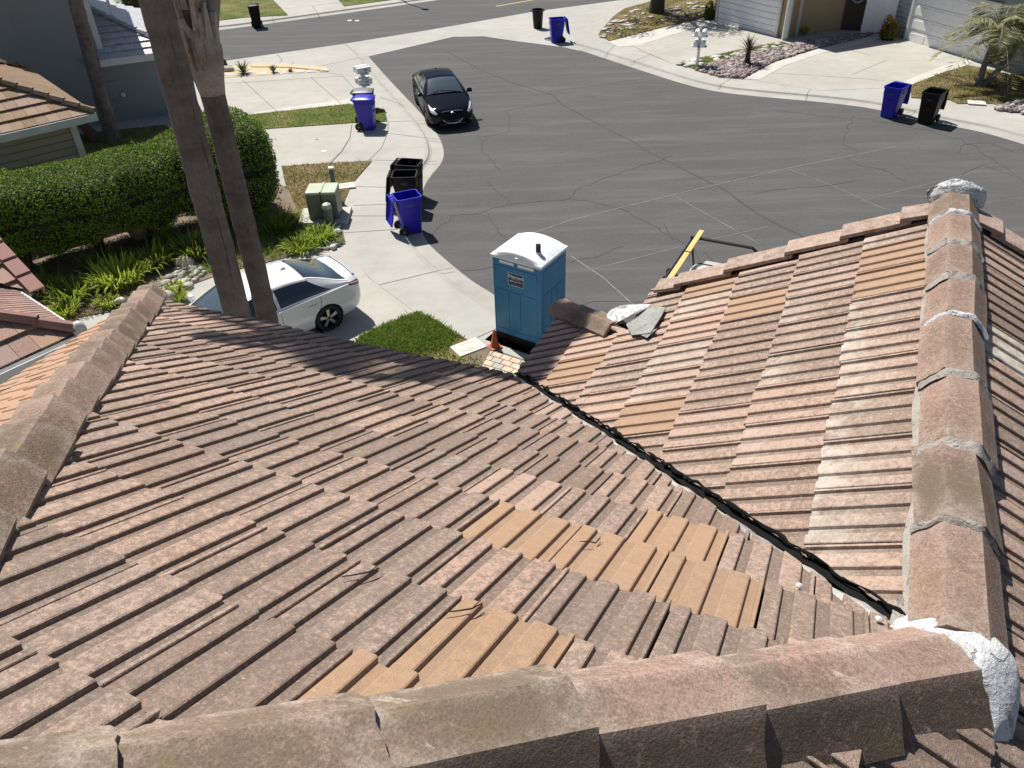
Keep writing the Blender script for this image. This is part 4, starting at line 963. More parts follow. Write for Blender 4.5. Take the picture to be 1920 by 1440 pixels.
    for k in range(5): mb.box((gx(.4+k*.06)-.02+.02, 0, .40+k*.060), (.012, .50-.02*abs(2-k), .010))
    mb.build('grille_bar', M['black_metal'], gr)
    if kind == 'black':                                # slanted letter in an oval on the grille
        mb = MB(); cx, cz = gx(.66)+.026, .665
        mb.tube([(cx, .068*math.cos(a), cz+.034*math.sin(a)) for a in np.linspace(0, 2*math.pi, 25)], .006, 6)
        for y0 in (-.026, .026): mb.tube([(cx, y0+.012, cz-.024), (cx, y0-.012, cz+.024)], .007, 6)
        mb.tube([(cx, -.030, cz-.006), (cx, .0, cz+.002), (cx, .030, cz+.006)], .006, 6); mb.build('badge', M['chrome'], gr, smooth=True)
    for sg in (1, -1):
        mb = MB(); mb.box((2.27, sg*.66, .37), (.10, .26, .11), sg*-.55, 0, .8); fo = mb.build('fog_lamp_recess', M['blackgloss'], root, bevel=.02)
        mb = MB(); mb.tube([(2.335, sg*.55, .34), (2.28, sg*.68, .345), (2.18, sg*.78, .37)], .012, 6); mb.build('fog_lamp_trim', M['chrome'], fo)
    MB().box((2.40, 0, .27), (.08, .95, .05)).build('front_spoiler', M['blackgloss'], root, bevel=.012)
    MB().box((-2.44, 0, .62), (.02, .34, .16)).build('number_plate', M['plate'], root, bevel=.004)
    MB().box((-2.38, 0, .38), (.10, 1.15, .12)).build('rear_diffuser', M['blackgloss'], root, bevel=.02)
    mb = MB()
    for sg in (1, -1): mb.tube([(1.07, sg*.62, 1.035), (1.0, sg*.3-.1, 1.075), (.96, sg*.02-.22, 1.105)], .010, 5)
    mb.build('wiper', M['blackgloss'], root)
    mb = MB(); mb.add([(-.98, -.02, 1.405), (-.80, -.022, 1.43), (-.80, .022, 1.43), (-.98, .02, 1.405), (-.99, -.006, 1.475), (-.94, -.006, 1.485), (-.94, .006, 1.485), (-.99, .006, 1.475)], [(3, 2, 1, 0), (4, 5, 6, 7), (0, 1, 5, 4), (1, 2, 6, 5), (2, 3, 7, 6), (3, 0, 4, 7)]); mb.build('aerial_fin', M[paint], root)
    mb = MB()                                          # seats and dash seen through nothing: keep the cabin dark and closed
    mb.box((-.45, 0, .98), (2.7, 1.45, .10)); mb.build('cabin_floor', M['blackgloss'], root)
    if kind == 'white':                                # fuel flap and boot lip
        def fl(u, v):
            a = 2*math.pi*v; rr = .085*u; x = -1.72+rr*math.cos(a); p = bpt(x, 6.15+rr*math.sin(a)*6.0, -1); return p+np.array([0, -.004, 0])
        patch('fuel_flap', fl, 3, 20, M[paint], root)
        patch('boot_lip', lambda u, v: bpt(-2.30-.09*u, 12-2.6*abs(2*v-1)**1.0, 1 if v > .5 else -1)+np.array([0, 0, .012+.022*math.sin(math.pi*(1-u)*.5)]), 4, 24, M[paint], root)
    return root
car('glossy black sedan parked at the curved kerb of the close, facing the camera', (-2.30, 30.55, .005), 167, .94, 'paint_black', 'black')
car('white sedan with dark side glass parked on the driveway behind the two palm trunks', (-5.60, 14.80, ZC+.01), 231, .96, 'paint_white', 'white')

# pickup with a lumber rack, mostly hidden behind the verge
def truck():
    hd = 27.5; c = Vector(gp(1316, 433, 2.155)); f = Vector((math.sin(R(hd)), math.cos(R(hd)))); lf = Vector((-f.y, f.x))
    o = c - f*1.28 - lf*.80
    root = thing('work_truck', 'pale grey pickup with a black lumber rack, parked beyond the roof verge', 'truck', (o.x, o.y, .004), R(90-hd))
    # local: x forward, y left
    def loft(name, st, mat, bev=.0):
        m = MB(); V = []; n = 0
        for x, pr in st:
            ring = [(x, y, z) for y, z in pr]+[(x, -y, z) for y, z in pr[::-1]]; n = len(ring); V += ring
        k = len(st); m.add(V, [(i*n+j, i*n+(j+1) % n, (i+1)*n+(j+1) % n, (i+1)*n+j) for i in range(k-1) for j in range(n)]+[tuple(range(n))[::-1], tuple((k-1)*n+j for j in range(n))])
        return m.build(name, mat, root, bevel=bev, smooth=True)
    loft('body', [(-3.2, [(.9, .45), (.96, .6), (.96, 1.05)]), (-.8, [(.92, .40), (.97, .6), (.97, 1.08)]), (1.0, [(.92, .40), (.97, .6), (.96, 1.10)]), (1.3, [(.92, .42), (.96, .6), (.90, 1.08), (.6, 1.12)][:3]), (2.25, [(.86, .45), (.92, .6), (.84, .98)]), (2.42, [(.78, .5), (.82, .62), (.74, .88)])], M['paint_silver'], .04)
    loft('cab', [(-.75, [(.88, 1.05), (.80, 1.45), (.68, 1.70), (.62, 1.72)]), (-.55, [(.90, 1.05), (.81, 1.48), (.70, 1.80), (.62, 1.835)]), (.25, [(.90, 1.05), (.82, 1.48), (.70, 1.81), (.62, 1.85)]), (.55, [(.90, 1.05), (.82, 1.44), (.70, 1.74), (.62, 1.77)]), (1.25, [(.88, 1.05), (.84, 1.06), (.82, 1.075), (.74, 1.08)])], M['paint_silver'], .02)
    for sg in (1, -1):
        mb = MB(); a = [(-.52, 1.17), (.86, 1.17), (.44, 1.64), (-.50, 1.70)]
        yy = lambda z: .905-(z-1.05)*.24
        mb.add([(x, sg*(yy(z)+.012), z) for x, z in a]+[(x, sg*(yy(z)-.02), z) for x, z in a], [(0, 1, 2, 3), (7, 6, 5, 4)]+[(i, i+4, (i+1) % 4+4, (i+1) % 4) for i in range(4)]); mb.build('side_window', M['glass'], root)
        mb = MB(); mb.box((.78, sg*1.22, 1.30), (.09, .24, .20)); mo = mb.build('wing_mirror', M['blackgloss'], root, bevel=.03)
        MB().box((.732, sg*1.22, 1.30), (.006, .19, .15)).build('mirror_glass', M['chrome'], mo); MB().box((.80, sg*1.04, 1.24), (.05, .22, .05)).build('mirror_arm', M['blackgloss'], mo)
        for x in (1.55, -2.0): wheel(root, x, sg*.82, .38, .24, sg, 'plain')
    mb = MB(); mb.add([(.60, -.66, 1.745), (1.20, -.78, 1.10), (1.20, .78, 1.10), (.60, .66, 1.745), (.62, -.66, 1.76), (1.23, -.78, 1.115), (1.23, .78, 1.115), (.62, .66, 1.76)], [(0, 1, 2, 3), (7, 6, 5, 4), (0, 4, 5, 1), (1, 5, 6, 2), (2, 6, 7, 3), (3, 7, 4, 0)]); mb.build('windscreen', M['glass'], root)
    mb = MB(); mb.box((-.77, 0, 1.44), (.03, 1.35, .38)); mb.build('rear_window', M['glass'], root)
    mb = MB(); mb.box((-2.0, 0, 1.0), (2.2, 1.55, .30)); mb.build('load_bed', M['black_metal'], root)
    for sg in (1,):
        mb = MB(); mb.tube([(-3.0, sg*.92, 2.06), (1.02, sg*.92, 2.06)], .030, 8); mb.build('rack_rail', M['black_metal'], root)
        for x in (-2.8, -.85):
            mb = MB(); mb.tube([(x, sg*.93, 1.02), (x, sg*.92, 2.06)], .030, 8); mb.build('rack_post', M['black_metal'], root)
        mb = MB(); mb.tube([(1.02, sg*.92, 2.06), (1.40, sg*.88, 1.06)], .026, 8); mb.build('rack_post', M['black_metal'], root)
    for x in (-2.8, -.85, 1.02):
        mb = MB(); mb.tube([(x, -.46, 1.90), (x, -.43, 2.02), (x, -.32, 2.10), (x, .96, 2.10)], .032, 8); mb.build('rack_bar', M['black_metal'], root)
    # plank strapped on the left side of the rack
    p = thing('timber_plank', 'yellow timber plank strapped along the rack of the pickup', 'plank', (0, 0, 0), 0)
    wx = lambda x, y, z: (o.x+f.x*x+lf.x*y, o.y+f.y*x+lf.y*y, z)
    m = MB(); w_ = .052; y0 = .80
    m.hexa([wx(-2.6, y0-w_, 2.135), wx(1.28, y0-w_, 2.135), wx(1.28, y0+w_, 2.135), wx(-2.6, y0+w_, 2.135), wx(-2.6, y0-w_, 2.175), wx(1.28, y0-w_, 2.175), wx(1.28, y0+w_, 2.175), wx(-2.6, y0+w_, 2.175)])
    m.build('board', M['lumber'], p, bevel=.006)
    mb = MB(); mb.tube([wx(.2, y0-.12, 2.06), wx(.2, y0-.09, 2.185), wx(.2, y0+.09, 2.185), wx(.2, y0+.13, 2.06)], .009, 6); mb.build('strap', M['black_metal'], p)
truck()

# ------------------------------------------------------------------ portable toilet
def toilet():
    zt = 2.13
    a, b, c = (Vector(gp(*q, zt+.0)) for q in ((923.5, 477), (1013.5, 502), (1069, 466)))
    e1 = (b-a); W1 = e1.length; e1.normalize(); W2 = (c-b).length; e2 = Vector((-e1.y, e1.x)); ctr = a+e1*W1/2+e2*W2/2
    root = thing('portable_toilet', 'blue portable toilet with white domed roof and a navy name sign', 'portable toilet', (ctr.x, ctr.y, 0), math.atan2(e1.y, e1.x))
    X, Y = W1/2, W2/2; zb = .19
    mb = MB(); mb.box((0, 0, (zb+zt)/2), (2*X, 2*Y, zt-zb)); body = mb.build('body', M['potty'], root, bevel=.018, smooth=True)
    mb = MB(); mb.box((0, 0, .10), (2*X+.03, 2*Y+.03, .17)); 
    for s in (-.3, .3): mb.box((s, 0, .012), (.12, 2*Y+.2, .03))
    mb.build('skid_base', M['blackbin'], root, bevel=.01)
    # moulded panels: near wall and right wall (raised pads 2.5 mm-12 mm proud)
    for face in ('near', 'right', 'far', 'left'):
        Wd = X if face in ('near', 'far') else Y; D = Y if face in ('near', 'far') else X
        def pad(u0, u1, z0, z1, d, nm='wall_panel', mat='potty', bev=.008):
            u, z = (u0+u1)/2*Wd, (z0+z1)/2; su, sz = abs(u1-u0)*Wd, z1-z0; m = MB()
            s = {'near': (u, -D-d/2+.002, su, d+.004), 'far': (-u, D+d/2-.002, su, d+.004), 'right': (D+d/2-.002, u, d+.004, su), 'left': (-D-d/2+.002, -u, d+.004, su)}[face]
            m.box((s[0], s[1], z), (s[2], s[3], sz)); return m.build(nm, M[mat], root, bevel=bev)
        if face == 'near':
            pad(-.84, .84, 1.42, 1.92, .010); pad(-.84, -.36, .40, 1.34, .010); pad(-.24, .14, .40, 1.34, .012); pad(.26, .84, .40, 1.34, .010); pad(-.90, .90, .24, .34, .008)
            for u0, u1 in ((-.72, -.10), (.05, .72)):
                pad(u0, u1, 1.985, 2.055, .008, 'vent_grille', 'potty_roof', .003)
            sg = pad(-.35, .30, 1.515, 1.825, .014, 'sign', 'sign_navy', .003)
            cxs, czs = -.025*X, 1.67
            m = MB(); w_, h_ = .325*X, .155
            for dx, dz, sx, sz in ((0, h_-.006, 2*w_, .010), (0, -h_+.006, 2*w_, .010), (-w_+.006, 0, .010, 2*h_), (w_-.006, 0, .010, 2*h_)): m.box((cxs+dx, -D-.016, czs+dz), (sx, .004, sz))
            m.build('sign_border', M['sign_white'], sg)
            def txt(s, x, z, size, nm='lettering', bold=.0):
                cu = bpy.data.curves.new('t', 'FONT'); cu.body = s; cu.size = size; cu.align_x = 'CENTER'; cu.align_y = 'CENTER'; cu.extrude = .0015; cu.offset = bold
                o = bpy.data.objects.new('t', cu); col.objects.link(o); bpy.context.view_layer.update()
                me = bpy.data.meshes.new_from_object(o.evaluated_get(bpy.context.evaluated_depsgraph_get())); bpy.data.objects.remove(o)
                q = link(nm, me, M['sign_white'], sg); q.location = (x, -D-.0175, z); q.rotation_euler = (R(90), 0, 0)
            txt('Diamond', cxs, czs+.070, .098, bold=.003)
            txt('PROVIDING SERVICES', cxs, czs+.010, .024); txt('888-744-7191', cxs, czs-.045, .052, bold=.0012); txt('sales  rentals  service  parts', cxs, czs-.112, .020)
        else:
            pad(-.80, .80, 1.50, 1.98, .010); pad(-.80, -.30, .45, 1.40, .010); pad(-.16, .16, .45, 1.40, .012); pad(.30, .80, .45, 1.40, .010); pad(-.72, .72, 2.02, 2.07, .006)
        pad(-1.0, -.965, zb+.02, zt-.02, .006, 'corner_rib', 'potty', .002)
    # domed roof
    ov = .035; nx, ny = 26, 14; V = []; F = []
    def rz_(u, v):
        # barrel that runs across the door axis, flattened rim
        b = max(0, 1-abs(u)**2.2*1.0); e = min(1, (1-abs(v))*9); ee = min(1, (1-abs(u))*12)
        return .045+.165*b*(e**.5)*1.0+(.012 if (abs(v-.42) < .03 or abs(v+.42) < .03 or abs(v) < .03) and b > .1 else 0)
    for i in range(nx+1):
        for j in range(ny*2+1):
            u, v = -1+2*i/nx, -1+2*j/(ny*2); V.append((u*(X+ov), v*(Y+ov), zt-.02+rz_(u, v)))
    w_ = ny*2+1
    F = [(i*w_+j, (i+1)*w_+j, (i+1)*w_+j+1, i*w_+j+1) for i in range(nx) for j in range(ny*2)]
    b = len(V); rim = [i*w_ for i in range(nx+1)]+[nx*w_+j for j in range(1, w_)]+[i*w_+w_-1 for i in range(nx-1, -1, -1)]+[j for j in range(w_-2, 0, -1)]
    V += [(V[k][0], V[k][1], zt-.035) for k in rim]; n = len(rim); F += [(rim[k], b+k, b+(k+1) % n, rim[(k+1) % n]) for k in range(n)]; F.append(tuple(b+k for k in range(n)))
    me = bpy.data.meshes.new('roof'); me.from_pydata(V, [], F); bm = bmesh.new(); bm.from_mesh(me); bmesh.ops.recalc_face_normals(bm, faces=bm.faces); bm.to_mesh(me); bm.free(); shade(me, 30)
    rf = link('roof', me, M['potty_roof'], root)
    m = MB(); cx, cy = X*.60, -Y*.42
    m.tube([(cx, cy, zt+.10), (cx, cy, zt+.335)], .052, 18, cap=False); m.tube([(cx, cy, zt+.335), (cx, cy, zt+.20)], .044, 18, cap=True); m.lathe([(.052, zt+.335), (.044, zt+.335)], (cx, cy, 0), 18); m.build('vent_pipe', M['black_metal'], rf, smooth=True)
    m = MB(); m.tube([(cx, cy, zt+.10), (cx, cy, zt+.17)], .062, 18); m.build('pipe_collar', M['potty_roof'], rf, smooth=True)
    m = MB(); m.box((.02, -Y-.01, zt+.06), (.07, .05, .045)); m.build('roof_latch', M['potty_roof'], rf, bevel=.008)
    # boards it stands on
    tag(MB().box((ctr.x, ctr.y, .05), (1.5, 1.4, .10), math.atan2(e1.y, e1.x)).build('concrete_pad', M['concrete']), kind='structure')
    root.location.z = ZC
    root.scale = (1, 1, (zt-ZC)/zt)
toilet()
def cone(px, py, h):
    x, y = gp(px, py, ZC); root = thing('traffic_cone', 'faded orange traffic cone at the corner of the blue toilet', 'traffic cone', (x, y, ZC))
    MB().lathe([(.125*h/.5, .035), (.11*h/.5, .05), (.032*h/.5, h), (.020*h/.5, h)], n=24).build('cone_body', M['cone'], root, smooth=True)
    MB().box((0, 0, .018), (.30*h/.5, .30*h/.5, .036), .5).build('cone_base', M['cone'], root, bevel=.02)
cone(928, 651, .43)

# ------------------------------------------------------------------ wheeled bins
def wheelie(label, pos, front, mat, lid='open', h=1.13, z=.004, lidmat=None, emblem=True, group=None, w=.56, d=.68):
    root = thing('wheeled_bin', label, 'bin', (pos[0], pos[1], z), R(-front), group)   # local +y = front
    k = .80; hb = h-.06; out = MB(); t = .012
    def ring(w_, d_, zz, yo=0, r=.07, n=5):
        P = []
        for cx, cy, a0 in ((w_/2-r, d_/2-r, 0), (-w_/2+r, d_/2-r, 90), (-w_/2+r, -d_/2+r, 180), (w_/2-r, -d_/2+r, 270)):
            for i in range(n+1): a = R(a0+90*i/n); P.append((cx+r*math.cos(a), cy+yo+r*math.sin(a), zz))
        return P
    rings = [ring(w*k, d*k*.92, .02, .03), ring(w*k*1.01, d*k*.93, .10, .03), ring(w*.955, d*.95, hb*.70, .0), ring(w*.965, d*.96, hb*.72), ring(w*.99, d*.985, hb*.745), ring(w*1.0, d, hb*.93), ring(w*1.06, d*1.05, hb*.94), ring(w*1.06, d*1.05, hb), ring(w*.955, d*.955, hb), ring(w*.94, d*.94, hb*.90), ring(w*k*.93, d*k*.86, .07, .03)]
    n = len(rings[0]); V = [p for r_ in rings for p in r_]
    out.add(V, [(i*n+j, i*n+(j+1) % n, (i+1)*n+(j+1) % n, (i+1)*n+j) for i in range(len(rings)-1) for j in range(n)]+[tuple(range(n))[::-1], tuple((len(rings)-1)*n+j for j in range(n))])
    bd = out.build('body', M[mat], root, smooth=True)
    # rib pocket for the lifter and pale stamped emblem on the front
    MB().box((0, d*.475, hb*.60), (w*.46, .05, .022)).build('lift_bar', M[mat], bd, bevel=.005); MB().box((0, d*.505, hb*.84), (w*.62, .03, .02)).build('lift_bar', M[mat], bd, bevel=.005)
    if emblem:
        for sx in (0,):
            m = MB(); m.box((0, d*.5+.004, hb*.80), (w*.30, .004, .012)); m.box((0, d*.5+.004, hb*.775), (w*.22, .004, .009)); m.tube([(w*.09*math.cos(a), d*.5+.004, hb*.825+.022*math.sin(a)) for a in np.linspace(0, math.pi, 9)], .004, 5); m.build('emblem', M['greybin'], bd)
        for sg in (1, -1):
            m = MB(); q = sg*(w*.5+.004); m.box((q, 0, hb*.815), (.004, d*.28, .014)); m.box((q, 0, hb*.785), (.004, d*.22, .010)); m.tube([(q, d*.10*math.cos(a), hb*.845+.024*math.sin(a)) for a in np.linspace(0, math.pi, 9)], .004, 5); m.build('emblem', M['greybin'], bd)
    # handle along the back, wheels on an axle
    m = MB(); m.tube([(-w*.42, -d*.50, hb-.03), (-w*.42, -d*.50-.085, hb), (w*.42, -d*.50-.085, hb), (w*.42, -d*.50, hb-.03)], .017, 8)
    for x in (-.14, .14): m.box((x*w, -d*.5-.045, hb-.01), (.03, .09, .035))
    m.build('handle', M[mat], root, smooth=True)
    m = MB(); m.tube([(-w*.5, -d*.36, .135), (w*.5, -d*.36, .135)], .014, 8); m.build('axle', M['black_metal'], root)
    for sg in (1, -1):
        m = MB(); m.lathe([(.001, -.03), (.10, -.034), (.135, -.026), (.138, 0), (.135, .026), (.10, .034), (.001, .03)], (sg*w*.47, -d*.36, .138), 28, 'x'); wl = m.build('wheel', M['rubber'], root, smooth=True)
        MB().lathe([(.001, .036), (.035, .036), (.04, .028)], (sg*(w*.47+.002), -d*.36, .138), 16, 'x').build('hub', M['greybin'], wl)
    # lid
    L = MB(); lw, ld = w*1.07, d*1.06; ns = 8
    for i in range(ns+1):
        pass
    top = []; bot = []; nu, nv = 8, 8; V = []
    for i in range(nu+1):
        for j in range(nv+1):
            u, v = -1+2*i/nu, j/nv; cr = .055*(1-u**4)*(1-(2*v-1)**4); taper = 1-.06*max(0, v-.75)*4
            V.append((u*lw/2*taper, v*ld, cr))
    nV = len(V); w2 = nv+1
    F = [(i*w2+j, (i+1)*w2+j, (i+1)*w2+j+1, i*w2+j+1) for i in range(nu) for j in range(nv)]
    rim = [i*w2 for i in range(nu+1)]+[nu*w2+j for j in range(1, w2)]+[i*w2+nv for i in range(nu-1, -1, -1)]+[j for j in range(nv-1, 0, -1)]
    V += [(V[q][0], V[q][1], -.035) for q in rim]; V += [(V[q][0]*.96, V[q][1]*.96+.012, -.03) for q in rim]; n = len(rim)
    F += [(rim[q], nV+q, nV+(q+1) % n, rim[(q+1) % n]) for q in range(n)]+[(nV+q, nV+n+q, nV+n+(q+1) % n, nV+(q+1) % n) for q in range(n)]
    V += [(x*.95, y*.95+.015, z-.012) for x, y, z in V[:nV]]; b2 = nV+2*n; F += [(b2+a, b2+d_, b2+c, b2+b) for a, b, c, d_ in F[:nu*nv]]
    L.add(V, F); lo = L.build('lid', M[lidmat or mat], root, smooth=True)
    if lid == 'closed': lo.location = (0, -d*.53, hb+.035)
    else: lo.location = (0, -d*.5-.10, hb-.01); lo.rotation_euler = (R(-99 if lid == 'open' else -104), 0, 0)
    return root
def rimc(px): 
    q = [gp(690+x/8.47, 280+y/8.47, 1.13) for x, y in px]; return (sum(a for a, b in q)/4, sum(b for a, b in q)/4)
g1 = 'open bins in a row at the bulge of the kerb'; g2 = 'bins waiting at the kerb'
wheelie('empty black bin with open lid, farthest of the three by the kerb', rimc([(393, 240), (575, 120), (900, 135), (720, 245)]), 104, 'blackbin', group=g1, z=.03)
wheelie('empty black bin with open lid, between the other black bin and the blue one', rimc([(335, 440), (420, 325), (805, 290), (735, 415)]), 92, 'blackbin', group=g1, z=.03)
wheelie('empty blue bin with its lid hanging open, nearest of the row of three', rimc([(395, 685), (800, 600), (830, 715), (400, 800)]), 68, 'bluebin', group=g1, z=.02)
q = gp(689, 243, ZC); wheelie('blue bin with closed lid below the white mailboxes', (q[0], q[1]+.10), 96, 'bluebin', 'closed', z=ZC+.01)
wheelie('black bin with closed lid greyed as if sunlit, just behind the closed blue bin', (q[0]-.12, q[1]+.86), 92, 'blackbin', 'closed', z=ZC+.03, lidmat='greybin')  # black lid given grey plastic: sunlight on it put into the colour
def rim2(px):
    q_ = [gp(1640+x/12, 140+y/12, 1.13) for x, y in px]; return (sum(a for a, b in q_)/4, sum(b for a, b in q_)/4)
wheelie('empty blue bin with open lid, beside the black bin on the right kerb', rim2([(200, 225), (480, 150), (820, 205), (560, 270)]), 228, 'bluebin', group=g2, z=.015, w=.60)
wheelie('empty black bin with open lid, beside the blue bin near the twin palm', rim2([(1060, 320), (1320, 290), (1685, 360), (1400, 380)]), 224, 'blackbin', group=g2, z=.015, w=.60)
q = gp(1044, 79, 0); wheelie('blue bin with open lid at the corner of the cross street', q, 262, 'bluebin', z=.01, group=g2)
q = gp(483, 51, 0); wheelie('black bin standing at the far kerb of the cross street', q, 165, 'blackbin', 'closed', z=.01, emblem=False)
q = gp(1008.5, 53, 0); root = thing('rubbish_bin', 'round black rubbish bin without lid near the corner', 'bin', (q[0], q[1], .008))
MB().lathe([(.001, .01), (.215, .01), (.225, .05), (.285, .86), (.31, .87), (.31, .90), (.275, .90), (.215, .06), (.001, .05)], n=28).build('body', M['blackbin'], root, smooth=True)
for sg in (1, -1): MB().tube([(sg*.29, -.07, .80), (sg*.36, -.05, .84), (sg*.36, .05, .84), (sg*.29, .07, .80)], .016, 6).build('handle', M['blackbin'], root)
q = gp(1033, 73.5, 0); mb = MB(); mb.lathe([(.001, .055), (.22, .045), (.31, .02), (.33, .0), (.30, .0), (.001, .03)], (q[0], q[1], .012), 28); mb.tube([(q[0]-.07, q[1], .06), (q[0], q[1], .10), (q[0]+.07, q[1], .06)], .012, 6)
tag(mb.build('bin_lid', M['blackbin'], smooth=True), 'round black lid lying flat on the concrete beside the blue bin', 'lid')

# ------------------------------------------------------------------ mailboxes, cabinets, small street things
def mailboxes(label, pos, face, rows):
    root = thing('mailbox_post', label, 'mailboxes', (pos[0], pos[1], ZC+.01), R(-face))
    MB().box((0, 0, .62), (.11, .11, 1.24)).build('post', M['white'], root, bevel=.008)
    for zc, n in rows:
        m = MB(); m.box((0, 0, zc-.13), (.62 if n > 1 else .16, .30, .035)); m.box((0, .06, zc-.19), (.10, .30, .08)); m.build('shelf', M['white_trim'], root, bevel=.006)
        for i in range(n):
            x = (i-(n-1)/2)*.29; P = [(-.09, -.11), (.09, -.11), (.09, .02), (.065, .085), (0, .115), (-.065, .085), (-.09, .02)]
            m = MB(); m.add([(x+a, -.26, zc+b) for a, b in P]+[(x+a, .26, zc+b) for a, b in P], [tuple(range(7)), tuple(range(13, 6, -1))]+[(k, k+7, (k+1) % 7+7, (k+1) % 7) for k in range(7)])
            bx = m.build('mailbox', M['white'], root, bevel=.006); m = MB(); m.box((x, .268, zc-.01), (.15, .016, .17)); m.build('door', M['white'], bx, bevel=.006); m = MB(); m.box((x, .280, zc+.075), (.03, .012, .014)); m.box((x+.095, .05, zc), (.008, .14, .03)); m.build('latch', M['black_metal'], bx)
mailboxes('white mailboxes on two tiers of one post behind the closed blue bin', gp(688, 200, ZC), 60, ((1.40, 2), (.98, 2)))
mailboxes('white mailbox cluster on one post beside the gravel bed', gp(1307, 125, ZC), 200, ((1.36, 2), (.95, 2)))
# utility boxes
a = [Vector(gp(*q, .95)) for q in ((570, 368), (628, 366))]; e = (a[1]-a[0]); Wd = e.length; e.normalize(); nrm = Vector((-e.y, e.x)); c = a[0]+e*Wd/2+nrm*.42
root = thing('utility_cabinet', 'green two-part electrical cabinet on a concrete pad beside the hedge', 'cabinet', (c.x, c.y, ZC), math.atan2(e.y, e.x))
MB().box((-.05, -.02, .05), (Wd+.55, 1.0, .12)).build('pad', M['concrete_white'], root, bevel=.01)
MB().box((0, 0, .47), (Wd*.98, .66, .76)).build('body', M['util'], root, bevel=.02)
mb = MB()
for sg in (1, -1): mb.box((sg*Wd/4, 0, .875), (Wd*.5-.01, .70, .07))
mb.build('lid', M['util_top'], root, bevel=.03, seg=3)
MB().box((0, -.335, .5), (.035, .012, .72)).build('seam', M['blackgloss'], root)
MB().box((.0, .0, .92), (.05, .70, .02)).build('lock_strap', M['util_top'], root)
q = gp(619, 423, ZC); root = thing('utility_bollard', 'short round green pedestal in front of the green cabinet', 'bollard', (q[0], q[1], ZC))
MB().lathe([(.135, 0), (.13, .02), (.125, .52), (.128, .54)], n=24).build('tube', M['util'], root, smooth=True); MB().lathe([(.133, .53), (.135, .58), (.115, .64), (.06, .675), (.001, .685)], n=24).build('cap', M['util_top'], root, smooth=True)
q = gp(631, 376, ZC); root = thing('service_post', 'slim square grey post beside the green cabinet', 'post', (q[0], q[1], ZC), .1)
MB().box((0, 0, .5), (.13, .13, 1.0)).build('shaft', M['greybin'], root, bevel=.008); MB().box((0, 0, 1.01), (.15, .15, .05)).build('cap', M['white'], root, bevel=.012)
q = gp(647, 349, ZC+.03); root = thing('meter_lid', 'pale meter box lid set in the dry lawn behind the service post', 'ground lid', (q[0], q[1], ZC+.025), .25); MB().box((0, 0, .01), (.62, .42, .035)).build('plate', M['valve'], root, bevel=.01); MB().box((0, 0, .03), (.16, .05, .012)).build('handle', M['valve'], root)
q = gp(878, 652, ZC+.03); root = thing('meter_lid', 'pale water meter box lid with oval boss in the near lawn', 'ground lid', (q[0], q[1], ZC+.03), R(32)); 
MB().box((0, 0, .01), (.66, .46, .05)).build('plate', M['valve'], root, bevel=.02); mb = MB(); mb.lathe([(.001, .046), (.075, .044), (.085, .036)], (0, 0, 0), 20); mb.tube([(.23*math.cos(a_), .14*math.sin(a_), .037) for a_ in np.linspace(0, 2*math.pi, 24)], .007, 5); mb.build('boss', M['valve'], root)
q = gp(1831, 193, ZC+.03); root = thing('meter_lid', 'pale meter box lid in the dry grass right of the black bin', 'ground lid', (q[0], q[1], ZC+.03), R(-20)); MB().box((0, 0, .01), (.60, .45, .04)).build('plate', M['valve'], root, bevel=.012); MB().box((0, 0, .035), (.12, .05, .012)).build('handle', M['valve'], root)
for lab, q, s in (('scrap of white paper on the pale driveway by the dry lawn', (608, 284), .10), ('small scrap of blue paper on the pale driveway near the hedge', (594, 262), .07)):
    x, y = gp(*q, ZC+.006); mb = MB(); mb.add([(x-s, y-s*.4, ZC+.012), (x+s*.7, y-s*.5, ZC+.02), (x+s, y+s*.3, ZC+.012), (x+.1*s, y+s*.5, ZC+.035), (x-s*.8, y+s*.4, ZC+.014)], [(0, 1, 3), (1, 2, 3), (0, 3, 4)])
    tag(mb.build('paper_scrap', M['white' if s > .08 else 'siding_blue']), lab, 'litter')
q = gp(343, 45, .1); root = thing('electrical_cabinet', 'dark teal cabinet with pale lid across the street behind the palm trunks', 'cabinet', (q[0]-.2, q[1], ZC), R(8))
MB().box((0, 0, .62), (1.1, .8, 1.2)).build('body', M['util_teal'], root, bevel=.02); MB().box((0, 0, 1.25), (1.16, .86, .07)).build('lid', M['util_top'], root, bevel=.02)
# street lamp whose thin shadow crosses the far street
q = gp(752, 1, ZC); root = thing('street_lamp', 'slim dark street lamp at the far kerb, seen only by its foot and shadow', 'street lamp', (q[0]-.1, q[1]+.3, ZC))
MB().tube([(0, 0, 0), (0, 0, .5), (0, 0, 4.2)], [.09, .06, .045], 10).build('pole', M['black_metal'], root); MB().lathe([(.05, 4.2), (.18, 4.35), (.2, 4.6), (.12, 4.8), (.001, 4.85)], n=14).build('lantern', M['lens'], root)

